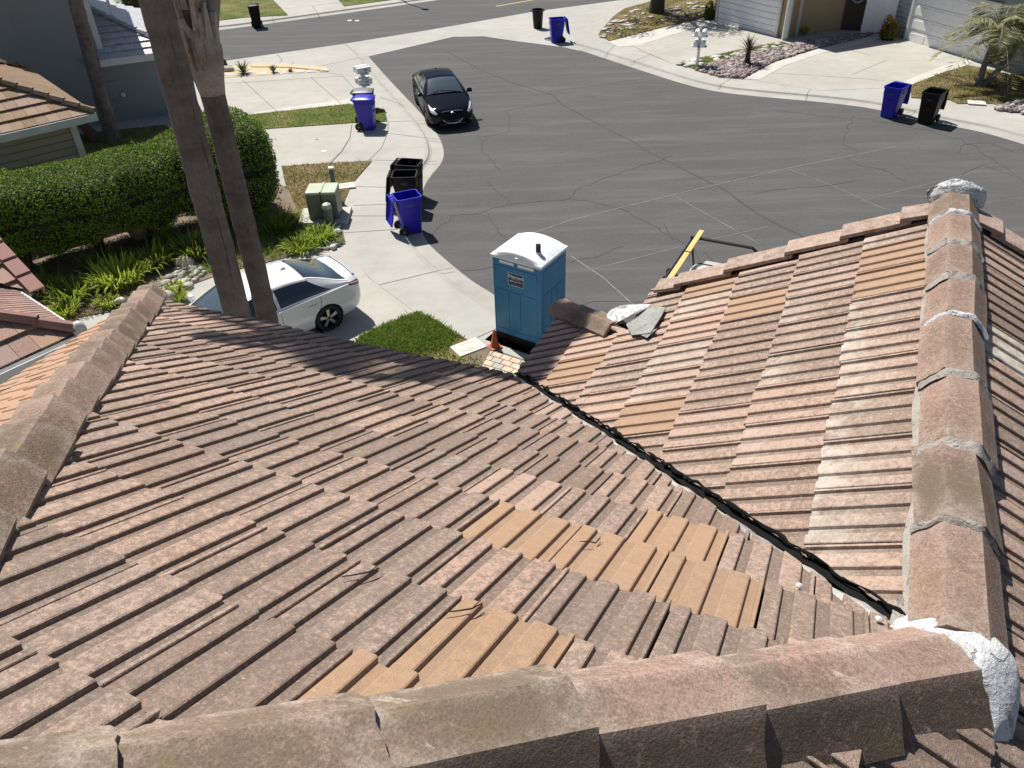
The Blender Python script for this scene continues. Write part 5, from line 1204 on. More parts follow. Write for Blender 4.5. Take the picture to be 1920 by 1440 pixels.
# ------------------------------------------------------------------ neighbouring houses
def local_root(name, label, P, xaz):
    r = thing(name, label, 'house', (P[0], P[1], 0), R(90-xaz)); c, s = math.cos(R(90-xaz)), math.sin(R(90-xaz))
    def loc(W): x, y = W[0]-P[0], W[1]-P[1]; return (x*c+y*s, -x*s+y*c, W[2] if len(W) > 2 else 0)
    return r, loc
def tint_mix(li, ogp=0.0, sd=.14):
    def f(x, y, rs, P):
        l = float(np.clip(rs.normal(li, sd), 0, 1)); og = 1.0 if rs.uniform() < ogp else 0.0; t = (l, rs.uniform(), og, 1); return t, t
    return f
s2 = .5; c2 = 1/math.sqrt(1+s2*s2); t2 = s2*c2
uF, dF, nF = (-1, 0, 0), (0, -c2, -t2), (0, -t2, c2)
uR_, dR_, nR_ = (0, -1, 0), (c2, 0, -t2), (t2, 0, c2)
capN = [(-.10, -.035), (-.045, .045), (.045, .045), (.10, -.035)]
def hip_caps(part, root, P0, P1, nn, mat=None, latv=None):
    P0, P1 = np.array(P0, float), np.array(P1, float); ax = (P1-P0)/np.linalg.norm(P1-P0); lat = np.cross(ax, (0, 0, 1)); lat /= np.linalg.norm(lat); up = np.cross(lat, ax); up = up if up[2] > 0 else -up
    for i in range(nn):
        a, b = P0+(P1-P0)*(i/nn), P0+(P1-P0)*((i+1)/nn)
        link('hip_tile', cap_mesh(a, b+ax*.03, lat, up, capN, lift=(.02, .06), th=.03), mat or M['cap'], part)
# --- house with tan hipped roof behind the hedge
P = gp(178, 210, 2.9); h1, lc = local_root('house', 'single storey house with tan hipped tile roof behind the clipped hedge', P, 50)
W1, D1, ez = 8.0, 6.7, 2.9
tile_field('roof_slope', h1, (0, 0, ez), uF, dF, nF, [(0, 1, 0), (-1, -1/1*c2, 0), (1, 0, W1)], -.2, W1, -4.2, 0, M['tile_tan'], tint_mix(.30), E=.40, T=.05, dep=.008, prof=PROF_FINE, jit=.4, deck=[(0, 0), (3.3, -3.3/c2), (W1, -3.3/c2), (W1, 0)])
tile_field('roof_slope', h1, (0, 0, ez), uR_, dR_, nR_, [(0, 1, 0), (1, -c2, 0), (-1, -c2, D1)], -D1, 0, -4.2, 0, M['tile_tan'], tint_mix(.72), E=.40, T=.03, dep=.006, prof=PROF_FINE, jit=.4, deck=[(0, 0), (-D1, 0), (-D1/2, -D1/2/c2)])
part = MB().box((-1, 1, ez+.3), (.05, .05, .1)).build('hip', M['underlay'], h1)
hip_caps(part, h1, (-3.35, 3.35, ez+3.35*s2+.02), (-.02, .02, ez+.03), 12); 
part = MB().box((-1, D1-1, ez+.3), (.05, .05, .1)).build('hip', M['underlay'], h1); hip_caps(part, h1, (-3.35, D1-3.35, ez+3.35*s2+.02), (-.02, D1-.02, ez+.03), 12)
part = MB().box((-4, D1/2, ez+1.3), (.05, .05, .1)).build('ridge', M['underlay'], h1); hip_caps(part, h1, (-W1, D1/2, ez+D1/2*s2+.02), (-3.35, D1/2, ez+D1/2*s2+.02), 12)
mb = MB(); mb.add([(-W1, D1/2, ez+D1/2*s2-.02), (-3.35, D1/2, ez+D1/2*s2-.02), (0, D1, ez-.02), (-W1, D1, ez-.02)], [(3, 2, 1, 0)]); mb.build('roof_slope', M['tile_tan'], h1)
mb = MB(); mb.box((-W1/2+.02, -.015, ez-.13), (W1, .04, .20)); mb.box((.005, D1/2, ez-.13), (.04, D1, .20)); mb.build('fascia', M['white_trim'], h1, bevel=.004)
mb = MB(); mb.box((-W1/2-.2, D1/2, ez/2), (W1-.7, D1-.9, ez)); wall1 = mb.build('wall', M['beige'], h1)
mb = MB()
for k in range(14): mb.box((-W1/2-.2, .445, .2+k*.20), (W1-.7, .012, .012)); mb.box((-.548, D1/2, .2+k*.20), (.012, D1-.9, .012))
mb.build('siding_shadow_line', M['joint'], wall1)
mb = MB(); mb.box((-.60, .42, ez/2-.06), (.16, .06, ez-.15)); mb.box((-.53, .47, ez/2-.06), (.06, .14, ez-.15)); mb.build('corner_board', M['white_trim'], h1)
mb = MB(); mb.box((-W1/2-.1, .25, ez-.20), (W1-.2, .5, .03)); mb.box((-.27, D1/2, ez-.201), (.5, D1-.2, .03)); mb.build('soffit', M['white_trim'], h1)
mb = MB(); mb.box((.12, .35, .62), (.10, 1.5, .07), R(4)); q_ = mb.build('leaning_timber', M['orange_wood']); bpy.data.objects.remove(q_)
q = gp(172, 262, .1); root = thing('timber_board', 'red brown timber board leaning behind the hedge by the house corner', 'board', (q[0], q[1], ZC), R(25))
mb = MB(); mb.add([(0, -.5, 0), (.3, -.5, 0), (.3, .5, 0), (0, .5, 0), (-.35, -.5, .95), (-.30, -.5, 1.0), (-.30, .5, 1.0), (-.35, .5, .95)], [(3, 2, 1, 0), (4, 5, 6, 7), (0, 1, 5, 4), (1, 2, 6, 5), (2, 3, 7, 6), (3, 0, 4, 7)]); mb.build('board', M['orange_wood'], root)
# --- house immediately to the left, with plum tiles and a gutter
ez = 3.3; P = gp(150, 620, ez); h2, lc = local_root('house', 'nearest neighbouring house with plum tiles, white gutter and hipped corner', P, 40)
tile_field('roof_slope', h2, (0, 0, ez), uF, dF, nF, [(0, 1, 0), (-1, -c2, 0), (1, 0, 6)], -.2, 6, -3.6, 0, M['tile_plum'], tint_mix(.32, .32), E=.40, T=.05, dep=.008, prof=PROF_FINE, jit=.4, deck=[(0, 0), (3.0, -3.0/c2), (6, -3.0/c2), (6, 0)])
tile_field('roof_slope', h2, (0, 0, ez), uR_, dR_, nR_, [(0, 1, 0), (1, -c2, 0), (-1, 0, 5)], -5, 0, -3.4, 0, M['tile_plum'], tint_mix(.35, .10), E=.40, T=.03, dep=.009, jit=.6, deck=[(0, 0), (-5, 0), (-5, -2.6/c2), (-2.6, -2.6/c2)])
part = MB().box((-1, 1, ez+.3), (.05, .05, .1)).build('hip', M['underlay'], h2)
M['cap_plum'] = mat_tile('plum_ridge', (0.34, 0.20, 0.175), (0.17, 0.10, 0.095), (0.3, 0.2, 0.15))
hip_caps(part, h2, (-3.0, 3.0, ez+1.5+.02), (-.03, .03, ez+.04), 8, M['cap_plum'])
mb = MB(); mb.lathe([(.001, .16), (.05, .15), (.085, .11), (.10, .06), (.10, -.02), (.08, -.04)], (-.0, .0, ez+.0), 16); mb.build('mortar', M['mortar'], h2, smooth=True)
mb = MB(); L = 6.0                                           # open gutter trough along the front eave
for y0, z0, sy, sz in ((-.115, ez-.10, .012, .12), (-.055, ez-.155, .13, .012), (.0, ez-.11, .012, .14)): mb.box((-L/2+.06, y0, z0), (L, sy, sz))
mb.box((.06, -.055, ez-.10), (.012, .13, .12)); mb.build('gutter', M['white_trim'], h2)
mb = MB(); mb.box((-L/2, .05, ez-.16), (L, .04, .22)); mb.box((.01, 2.5, ez-.12), (.04, 5, .20)); mb.build('fascia', M['white_trim'], h2)
mb = MB(); mb.box((-L/2-.3, 3.0, ez/2-.1), (L-.4, 5.0, ez-.2)); mb.build('wall', M['cream'], h2)
mb = MB(); mb.box((-L/2-.1, .28, ez-.26), (L-.1, .46, .03)); mb.box((-.25, 2.5, ez-.262), (.46, 5.0, .03)); mb.build('soffit', M['white_trim'], h2)
mb = MB(); mb.tube([(-.55, .05, ez-.2), (-.55, .28, ez-.45), (-.55, .42, ez-.5), (-.55, .42, .2)], .045, 10); mb.build('downpipe', M['white_trim'], h2, smooth=True)
_A = np.array(lc((0, 0, CH))); _D = np.array(lc((*ray(72, 546)[:2], 0)))-np.array(lc((0, 0, 0))); _D[2] = ray(72, 546)[2]; _n = np.array(nR_); _k = (_n@(np.array([0, 0, ez])-_A))/(_n@_D); O_ = _A+_D*_k*.985                  # upper roof with a verge
def onU(px, py):
    A_ = np.array(lc((0, 0, CH))); d_ = np.array(lc(np.array([*ray(px, py)[:2], 0])+np.array([0, 0, 0])))-np.array(lc((0, 0, 0))); d_[2] = ray(px, py)[2]
    n_ = np.array(nF); k = (n_@(O_-A_))/(n_@d_); Q = A_+d_*k-O_; return (Q@np.array(uF), Q@np.array(dF))
b1 = onU(0, 530); sl = b1[1]/b1[0]
tile_field('roof_slope', h2, O_, uF, dF, nF, [(-1, 0, 0), (-sl, 1, 0), (1, 0, 6), (0, -1, 5)], 0, 6, -5, .5, M['tile_plum'], tint_mix(.30, .40), E=.40, T=.05, dep=.008, prof=PROF_FINE, jit=.4, deck=[(0, 0), (6, 6*sl), (6, -5), (0, -5)])
mb = MB(); mb.hexa([tuple(O_+np.array(uF)*a+np.array(dF)*b+np.array(nF)*c) for a, b, c in ((.1, -.05, -.5), (.15, -.05, -.5), (.15, -5, -.5), (.1, -5, -.5), (.1, -.05, -.05), (.15, -.05, -.05), (.15, -5, -.05), (.1, -5, -.05))]); mb.build('gable_wall', M['cream'], h2)
for k in range(9):
    y1 = -.0-k*.40; mb = MB(); f = lambda a, b, c: tuple(O_+np.array(uF)*a+np.array(dF)*b+np.array(nF)*c)
    mb.hexa([f(-.10, y1, .03), f(.13, y1, .03), f(.13, y1-.44, -.0), f(-.10, y1-.44, -.0), f(-.10, y1, .065), f(.13, y1, .065), f(.13, y1-.44, .03), f(-.10, y1-.44, .03)])
    mb.hexa([f(-.11, y1, -.12), f(-.085, y1, -.12), f(-.085, y1-.44, -.15), f(-.11, y1-.44, -.15), f(-.11, y1, .06), f(-.085, y1, .06), f(-.085, y1-.44, .025), f(-.11, y1-.44, .025)]); mb.build('rake_tile', M['cap_plum'], h2, bevel=.004)
# --- blue grey two storey house at the back left
P = gp(345, 209, ZC); h3, lc = local_root('house', 'blue grey two storey stucco house with slate grey tiles over its garage', P, 66)
e3 = 2.42; Wg = 9.5
A_ = np.array(lc((*gp(192, 95, 2.63), 2.63)))
x2 = float(A_[0]); y2 = max(.25, float(A_[1]))
mb = MB(); mb.box(((x2-14)/2, y2+3.0, 4.4), (x2+14, 6.0, 4.2)); mb.build('wall', M['siding_blue'], h3)
xb = lc((*gp(205, 250, ZC), ZC))[0]
mb = MB(); mb.box((xb/2, 3.5, 1.2), (-xb, 7.0, 2.4)); w3 = mb.build('wall', M['grey_blue'], h3)
mb = MB(); mb.box(((x2-14.4)/2+.45, y2+2.7, 6.55), (x2+15.3, 8.0, .16)); mb.build('roof', M['slate'], h3)
mb = MB(); mb.box(((xb-16)/2, 3.0, 3.25), (xb+16, 6.0, 6.5)); mb.build('wall', M['grey_blue'], h3)
mb = MB()
for k in range(22): mb.box(((x2+xb)/2, y2-.006, 2.55+k*.19), (x2-xb, .012, .014))
mb.build('siding_shadow_line', M['joint'], h3)
mb = MB(); mb.box((x2-.05, y2-.03, 4.6), (.20, .06, 4.0)); mb.box((x2+.02, y2+.05, 4.6), (.06, .2, 4.0)); mb.build('corner_board', M['white_trim'], h3)
mb = MB(); mb.box((x2+.35, y2+2.4, 4.2), (.7, 1.8, .16)); mb.box((x2+.66, y2+1.5, 3.7), (.10, .10, 1.0)); mb.build('window_box', M['white_trim'], h3)
ov = .35; tilt_ = tint_mix(.4)
xl = xb+.05
tile_field('roof_slope', h3, (ov, -ov, e3), uF, dF, nF, [(0, 1, 0), (-1, -c2, 0), (1, 0, ov-xl)], 0, ov-xl, -4.2, 0, M['slate'], tilt_, E=.36, T=.055, dep=.002, prof=[(.003, 0), (.2945, 0)], jit=.3, deck=[(0, 0), (3.4, -3.4/c2), (ov-xl, -3.4/c2), (ov-xl, 0)])
tile_field('roof_slope', h3, (ov, -ov, e3), uR_, dR_, nR_, [(0, 1, 0), (1, -c2, 0), (-1, -c2, 7.6)], -7.6, 0, -4.3, 0, M['slate'], tilt_, E=.36, T=.055, dep=.002, prof=[(.003, 0), (.2945, 0)], jit=.3, deck=[(0, 0), (-7.6, 0), (-3.8, -3.8/c2)])
part = MB().box((-1, 1, e3+.3), (.05, .05, .1)).build('hip', M['underlay'], h3); hip_caps(part, h3, (ov-3.6, -ov+3.6, e3+1.8), (ov-.02, -ov+.02, e3+.03), 12, M['slate'])
mb = MB(); mb.box(((ov+xl)/2, -ov-.02, e3-.13), (ov-xl, .05, .24)); mb.box((ov+.01, 3.4, e3-.13), (.05, 7.5, .24)); mb.build('fascia', M['white_trim'], h3)
mb = MB(); mb.box(((ov+xl)/2, -ov/2, e3-.22), (ov-xl, ov, .02)); mb.build('soffit', M['white_trim'], h3)
Q = lc((*gp(262, 168, 1.2), 1.2)); Qx = -2.05
mb = MB(); mb.box((Qx-.15, -.03, 1.25), (.42, .06, .62)); pn = mb.build('meter_panel', M['grey_blue'], h3, bevel=.01)
mb = MB(); mb.lathe([(.001, -.16), (.06, -.155), (.085, -.12), (.09, -.03)], (Qx+.10, 0, 1.05), 18, 'y'); mb.build('meter_dial', M['lens'], pn, smooth=True)
mb = MB(); mb.box((Qx-.55, -.025, .62), (.40, .05, .16)); mb.box((Qx-.45, -.02, .95), (.3, .03, .02)); mb.build('wall_vent', M['siding_blue'], h3, bevel=.006)
# --- garages on the far right
def wall_run(name, root, loc, px, z0, z1, mat, thick=.18):
    a, b = np.array(loc((*gp(*px[0], ZC), 0))), np.array(loc((*gp(*px[1], ZC), 0))); d_ = b-a; L = np.linalg.norm(d_[:2]); an = math.atan2(d_[1], d_[0]); n_ = np.array([-d_[1], d_[0], 0])/L
    c = (a+b)/2+n_*thick/2; o = MB().box((c[0], c[1], (z0+z1)/2), (L, thick, z1-z0), an).build(name, mat, root); return o, a, b, an, n_
P = gp(1472, 72, ZC); r1, lr = local_root('house', 'tan house with a wide white garage door and dark entry beyond the gravel bed', P, 130)
wall_run('wall', r1, lr, ((1338, 37), (1472, 72)), 0, 3.0, M['tan_wall']); wall_run('wall', r1, lr, ((1472, 72), (1494, 63)), 0, 3.0, M['tan_wall']); wall_run('wall', r1, lr, ((1494, 63), (1578, 55)), 0, 3.0, M['tan_wall'])
wall_run('wall', r1, lr, ((1576, 56), (1616, 58)), 0, 3.0, M['brown'])
def door(root, loc, px, mat, rows, cols, h=2.15, out=.0, nm='garage_door'):
    a, b = np.array(loc((*gp(*px[0], ZC), 0))), np.array(loc((*gp(*px[1], ZC), 0))); d_ = b-a; L = np.linalg.norm(d_[:2]); an = math.atan2(d_[1], d_[0]); n_ = np.array([-d_[1], d_[0], 0])/L; e_ = d_/L
    c = (a+b)/2-n_*.02; dr = MB().box((c[0], c[1], h/2), (L, .05, h), an).build(nm, mat, root, bevel=.006); m = MB()
    for i in range(rows):
        for j in range(cols):
            q_ = a+e_*L*((j+.5)/cols)-n_*.052; m.box((q_[0], q_[1], h*(i+.5)/rows), (L/cols*.86, .016, h/rows*.62), an)
    m.build('door_panel', mat, dr, bevel=.006); m = MB()
    for i in range(1, rows): q_ = (a+b)/2-n_*.0455; m.box((q_[0], q_[1], h*i/rows), (L, .004, .014), an)
    m.build('door_seam', M['joint'], dr); m = MB()
    for t in (-.07, L+.07): q_ = a+e_*t-n_*.05; m.box((q_[0], q_[1], h/2+.05), (.13, .09, h+.1), an)
    q_ = (a+b)/2-n_*.05; m.box((q_[0], q_[1], h+.10), (L+.27, .09, .16), an); m.build('door_frame', M['white_trim'], root, bevel=.005)
door(r1, lr, ((1346, 39.6), (1454, 67.9)), M['white'], 8, 1)
def post(root, loc, px, h, wd, mat, nm='corner_board'):
    a = np.array(loc((*gp(*px, ZC), 0))); return MB().box((a[0], a[1], h/2), (wd, wd, h)).build(nm, mat, root)
post(r1, lr, (1473, 73), 3.0, .16, M['white_trim']); post(r1, lr, (1493, 65), 3.0, .12, M['white_trim'])
a = np.array(lr((*gp(1471, 74.5, ZC), 0))); MB().tube([(a[0]-.05, a[1]-.14, .05), (a[0]-.05, a[1]-.10, 3.0)], .05, 10).build('downpipe', M['white'], r1)
mb = MB(); mb.add([tuple(np.array(lr((*gp(*q_, ZC), 0)))+np.array([0, 0, 3.1+dz])) for q_, dz in (((1330, 42), 0), ((1500, 84), 0), ((1640, 62), 0), ((1620, 30), .2), ((1340, 8), .2))], [(0, 1, 2, 3, 4)]); mb.build('roof', M['tile_tan'], r1)
a = np.array(lr((*gp(1591, 6, .6), 1.5))); mb = MB()
q_ = (np.array(lr((*gp(1576, 56, ZC), 0)))+np.array(lr((*gp(1616, 58, ZC), 0))))/2
mb.tube([(q_[0]+.26*math.cos(t), q_[1]-.06, 1.62+.26*math.sin(t)) for t in np.linspace(0, 2*math.pi, 25)], .06, 7); mb.build('door_wreath', M['siding_blue'], r1)
root = thing('plank_fence', 'tall white plank fence between the tan house and the blue grey garage', 'fence', (*gp(1648, 61, ZC), ZC))
a, b = np.array(gp(1612, 64, ZC)), np.array(gp(1681, 60, ZC)); d_ = (b-a); L = np.linalg.norm(d_); an = math.atan2(d_[1], d_[0]); nb = 12; o_ = np.array(gp(1648, 61, ZC))
mb = MB()
for i in range(nb): q_ = a+d_*((i+.5)/nb)-o_; mb.box((q_[0], q_[1], .95), (L/nb-.012, .03, 1.8), an)
mb.build('plank_panel', M['white'], root); mb = MB(); q_ = (a+b)/2-o_; n_ = np.array([-d_[1], d_[0]])/L
for z in (.35, 1.5): mb.box((q_[0]+n_[0]*.04, q_[1]+n_[1]*.04, z), (L, .05, .09), an)
mb.build('rail', M['white_trim'], root)
P = gp(1681, 68, ZC); rr, lr = local_root('house', 'pale blue grey house with a panelled white garage door behind the twin palm', P, 146)
wall_run('wall', rr, lr, ((1670, 66), (1694, 72)), 0, 3.0, M['siding_blue']); wall_run('wall', rr, lr, ((1694, 72), (1990, 158)), 0, 3.0, M['siding_blue'])
mb = MB(); aa, bb = np.array(lr((*gp(1670, 66, ZC), 0))), np.array(lr((*gp(1694, 72, ZC), 0))); dd = bb-aa; L = np.linalg.norm(dd[:2])
for k in range(14): q_ = (aa+bb)/2; mb.box((q_[0], q_[1], .15+k*.2), (L, .03, .02), math.atan2(dd[1], dd[0]))
mb.build('siding_shadow_line', M['joint'], rr)
door(rr, lr, ((1700, 74.5), (1842, 115.9)), M['white'], 4, 4, 2.2)
mb = MB(); mb.add([tuple(np.array(lr((*gp(*q_, ZC), 0)))+np.array([0, 0, 3.1+dz])) for q_, dz in (((1668, 74), 0), ((1960, 168), 0), ((1990, 90), 1.4), ((1690, 20), 1.4))], [(0, 1, 2, 3)]); mb.build('roof', M['slate'], rr)

# ------------------------------------------------------------------ plants
rv = np.random.default_rng(21)
class Cloud:
    def __init__(s): s.V = []; s.F = []; s.T = []
    def leaf(s, p, nrm, up, L, wd, t, h):
        p, nrm, up = np.array(p), np.array(nrm), np.array(up); si = np.cross(nrm, up); ln = np.linalg.norm(si); si = si/ln if ln > 1e-6 else np.array([1., 0, 0]); b = len(s.V)
        s.V += [p, p+up*L*.5+si*wd*.5+nrm*L*.06, p+up*L, p+up*L*.5-si*wd*.5+nrm*L*.06]; s.F.append((b, b+1, b+2, b+3)); s.T += [(t, h, 0, 1)]*4
    def strap(s, p, a, L, lift, droop, wd, t, h, n=5, fold=True):
        """arching strap leaf from p towards azimuth a"""
        d = np.array([math.cos(a), math.sin(a), 0]); si = np.array([-d[1], d[0], 0]); b = len(s.V)
        for i in range(n+1):
            u = i/n; q = np.array(p)+d*L*(math.cos(lift)*u+.10*droop*u*u)+np.array([0, 0, L*(math.sin(lift)*u-droop*.5*u*u*u)]); w_ = wd*(1-.9*max(0, u-.35)/.65)*(.7+.3*min(1, u*4))
            s.V += [q-si*w_/2, q+si*w_/2]; tt = min(1, t*(.65+.5*u)); s.T += [(tt, h, 0, 1)]*2
        s.F += [(b+2*i, b+2*i+1, b+2*i+3, b+2*i+2) for i in range(n)]
    def build(s, name, mat, parent=None): return mesh_np(name, s.V, s.F, mat, parent, s.T, True)
def rdir():
    v = rv.normal(0, 1, 3); return v/np.linalg.norm(v)
# clipped hedge on several stems
A0, B0 = np.array([-14.6, 17.05]), np.array([-6.7, 21.93]); ax = (B0-A0); HL = np.linalg.norm(ax); ax /= HL; nr = np.array([ax[1], -ax[0]])
hr = thing('hedge', 'long clipped green hedge on dark stems beside the planting bed', 'hedge', (*((A0+B0)/2), ZC))
o_ = np.array([*((A0+B0)/2), 0]); cl = Cloud(); z0, z1 = .74, 2.42
def hedge_surf(s_, k, e):
    """point on the hedge skin: s_ along, k around the section (0..1), e depth inside"""
    bul = 1+.10*math.sin(s_*1.7)+.07*math.sin(s_*4.3+k*9)
    e_ = max(0, min(1, (s_-HL+3.2)/1.6)); hw_, hh = (1.12+.15*e_)*bul, (z1-z0)/2+.05*math.sin(s_*2.3+1)+.34*e_
    a = 2*math.pi*k; c, sn = math.cos(a), math.sin(a); pw = .45
    x = hw_*math.copysign(abs(c)**pw, c); z = hh*math.copysign(abs(sn)**(pw), sn)
    zb = (z0+z1)/2+.12*e_+(.14*math.sin(s_*2.9)+.10*math.sin(s_*7.1) if sn < 0 else 0)*(-sn)
    return x*(1-e), zb+z*(1-e*.9), np.array([c, sn])
_ks = np.linspace(0, 1, 400); _pt = np.array([[1.12*math.copysign(abs(math.cos(6.28319*k))**.45, math.cos(6.28319*k)), .76*math.copysign(abs(math.sin(6.28319*k))**.45, math.sin(6.28319*k))] for k in _ks]); _cum = np.concatenate([[0], np.cumsum(np.linalg.norm(np.diff(_pt, axis=0), axis=1))]); _cum /= _cum[-1]
for i in range(70000):
    s_ = rv.uniform(0, HL); k = float(np.interp(rv.uniform(), _cum, _ks)); e = abs(rv.normal(0, .07))-.03
    ends = min(s_, HL-s_); sh = 1.0 if ends > .6 else .45+.55*math.sqrt(max(0, 1-((.6-ends)/.6)**2))
    x, z, nn = hedge_surf(s_, k, e); x *= sh; z = (z0+z1)/2+(z-(z0+z1)/2)*sh
    p = np.array([*(A0+ax*s_+nr*x), z])-o_; n_ = np.array([*(nr*nn[0]), nn[1]])+rdir()*.9; n_ /= np.linalg.norm(n_); up = rdir()+np.array([0, 0, .6]); up -= n_*(up@n_)*.7; up /= np.linalg.norm(up)
    cl.leaf(p-np.array([0, 0, ZC]), n_, up, rv.uniform(.035, .075), rv.uniform(.025, .045), rv.uniform()**1.1, rv.uniform())
for i in range(26):                                             # stray shoots
    s_ = rv.choice([rv.uniform(0, HL), rv.uniform(HL-1.6, HL)]); x = rv.uniform(-.9, .9); q = np.array([*(A0+ax*s_+nr*x), z1-.05])-o_-np.array([0, 0, ZC]); hh = rv.uniform(.15, .5)
    for k in range(int(hh*60)):
        u = rv.uniform(); cl.leaf(q+np.array([.12*u*math.sin(i), .1*u*math.cos(i), hh*u]), rdir(), rdir(), .08, .045, rv.uniform(.4, 1), rv.uniform())
for k in range(500):                                            # looser end towards the driveway
    q = np.array([*(B0+ax*rv.normal(-.22, .13)+nr*rv.normal(0, .5)), rv.uniform(.3, 2.4)])-o_-np.array([0, 0, ZC]); cl.leaf(q, rdir(), rdir(), .09, .05, rv.uniform(), rv.uniform())
cl.build('foliage', M['hedge'], hr)
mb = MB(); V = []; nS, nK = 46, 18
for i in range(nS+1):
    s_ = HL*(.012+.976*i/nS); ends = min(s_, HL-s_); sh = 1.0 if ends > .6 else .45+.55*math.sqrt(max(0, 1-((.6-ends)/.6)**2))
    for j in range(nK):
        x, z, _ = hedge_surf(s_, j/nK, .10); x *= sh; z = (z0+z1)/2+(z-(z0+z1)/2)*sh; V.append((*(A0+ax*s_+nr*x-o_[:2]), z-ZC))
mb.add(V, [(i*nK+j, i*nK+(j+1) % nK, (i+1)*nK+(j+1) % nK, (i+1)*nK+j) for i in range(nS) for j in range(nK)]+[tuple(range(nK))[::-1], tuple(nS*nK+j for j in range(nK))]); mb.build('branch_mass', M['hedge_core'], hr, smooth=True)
for s_ in (2.6, 4.35, 5.75, 7.3):
    b = A0+ax*s_-o_[:2]; mb = MB()
    for sg in (-1, 1): mb.tube([(b[0], b[1], 0), (b[0]+sg*ax[0]*.10, b[1]+sg*ax[1]*.1, .45), (b[0]+sg*ax[0]*.30, b[1]+sg*ax[1]*.3, 1.1)], [.10, .075, .05], 8)
    mb.build('trunk', M['bark'], hr, smooth=True)
# lilies, grasses, boulders in the bed
def lily(label, px, r, h, n, bright, mat='lily', group='strap leaved plants in the bed'):  # bright: sunlit clumps tinted lighter, shaded ones darker, light put into colour
    x, y = gp(*px, ZC); root = thing('lily_plant', label, 'plant', (x, y, ZC+.02), 0, group); c = Cloud()
    for i in range(n):
        a = rv.uniform(0, 6.283); q = np.sqrt(rv.uniform())*r*.55; t = float(np.clip(rv.normal(bright, .22), 0, 1)); c.strap((q*math.cos(a), q*math.sin(a), 0), a+rv.normal(0, .5), rv.uniform(.7, 1.2)*h, rv.uniform(.7, 1.45), rv.uniform(.25, 1.1), rv.uniform(.032, .055), t, rv.uniform()*.6)
    c.build('leaf_clump', M[mat], root)
    return root
lily('broad sunlit clump of yellow green strap leaves, brightest in the bed', (225, 530), .95, .72, 360, .88)
lily('sunlit strap leaved clump right behind the brightest one', (288, 500), .65, .70, 170, .55)
lily('dark strap leaved clump under the hedge, left of the bright clump', (140, 560), .65, .65, 160, .16)
lily('dark strap leaved clump nearest the plum roof', (98, 548), .6, .62, 140, .12)
lily('shaded strap leaved clump below the hedge stems', (190, 505), .6, .65, 140, .14)
lily('narrow leaved shaded clump right of the pink boulder', (365, 480), .75, .75, 170, .25)
lily('dark tall clump between the palm trunk and the white car', (318, 465), .55, .6, 110, .25)
lily('leafy dark clump at the hedge end behind the palm trunks', (528, 432), .75, .7, 200, .15)
lily('grassy tuft spilling over the driveway edge by the green bollard', (600, 452), .6, .48, 240, .55)
lily('grassy tuft beside the white car roof', (565, 470), .6, .45, 200, .42)
lily('small bright grass tuft left of the river stones', (330, 545), .28, .30, 90, .65)
lily('small grass tuft by the big round boulder', (336, 565), .28, .32, 90, .55)
lily('low green tuft at the bed edge near the plum roof', (122, 590), .5, .40, 150, .5)
lily('low tuft below the bright clump', (205, 572), .45, .30, 110, .5)
def grass_patch(poly, n, h, dry, z=ZC+.02):
    P = gps(poly, ZC); xs = [p[0] for p in P]; ys = [p[1] for p in P]; c = Cloud(); k = 0
    while k < n:
        x, y = rv.uniform(min(xs), max(xs)), rv.uniform(min(ys), max(ys))
        if not in_poly(x, y, P): continue
        k += 1; c.strap((x, y, z-.01), rv.uniform(0, 6.28), rv.uniform(.5, 1.3)*h, rv.uniform(.8, 1.5), rv.uniform(.1, .9), .012+.03*h, rv.uniform(), rv.uniform(), 3)
    tag(c.build('ground_cover', M['grass_dry' if dry else 'grass']), kind='stuff')
grass_patch([(480, 440), (560, 400), (640, 440), (645, 458), (560, 478), (420, 510), (400, 480)], 2600, .22, False)
grass_patch([(40, 520), (100, 440), (330, 400), (480, 380), (520, 420), (400, 460), (300, 470), (180, 480), (100, 560)], 2200, .14, True)
grass_patch([(100, 600), (130, 560), (260, 560), (330, 530), (350, 520), (340, 545), (220, 582), (130, 608)], 1200, .12, True)
grass_patch([(340, 520), (400, 490), (420, 500), (360, 530)], 500, .16, False)
ICO = None
def rocks(name, poly, n, r0, r1, mat, z=ZC, flatten=.6, parent=None):
    bm = bmesh.new(); bmesh.ops.create_icosphere(bm, subdivisions=1, radius=1.0); base = np.array([v.co[:] for v in bm.verts]); fs = np.array([[v.index for v in f.verts] for f in bm.faces]); bm.free()
    P = gps(poly, z); xs = [p[0] for p in P]; ys = [p[1] for p in P]; V = []; F = []; T = []; k = 0
    while k < n:
        x, y = rv.uniform(min(xs), max(xs)), rv.uniform(min(ys), max(ys))
        if not in_poly(x, y, P): continue
        k += 1; r = rv.uniform(r0, r1)*rv.choice([1, 1, 1, 1.4]); a = rv.uniform(0, 6.28); sc = np.array([rv.uniform(.7, 1.3), rv.uniform(.6, 1.0), flatten*rv.uniform(.7, 1.2)])*r
        q = base*sc*(1+rv.normal(0, .13, (len(base), 1))); q = np.stack([q[:, 0]*math.cos(a)-q[:, 1]*math.sin(a), q[:, 0]*math.sin(a)+q[:, 1]*math.cos(a), q[:, 2]], 1)+np.array([x, y, z+r*flatten*.45])
        F.append(fs+len(V)*len(base)); V.append(q); t = rv.uniform(); hh = rv.uniform(); T.append(np.tile([t, hh, 0, 1], (len(base), 1)))
    return tag(mesh_np(name, np.concatenate(V), np.concatenate(F), mat, parent, np.concatenate(T), False), kind='stuff')
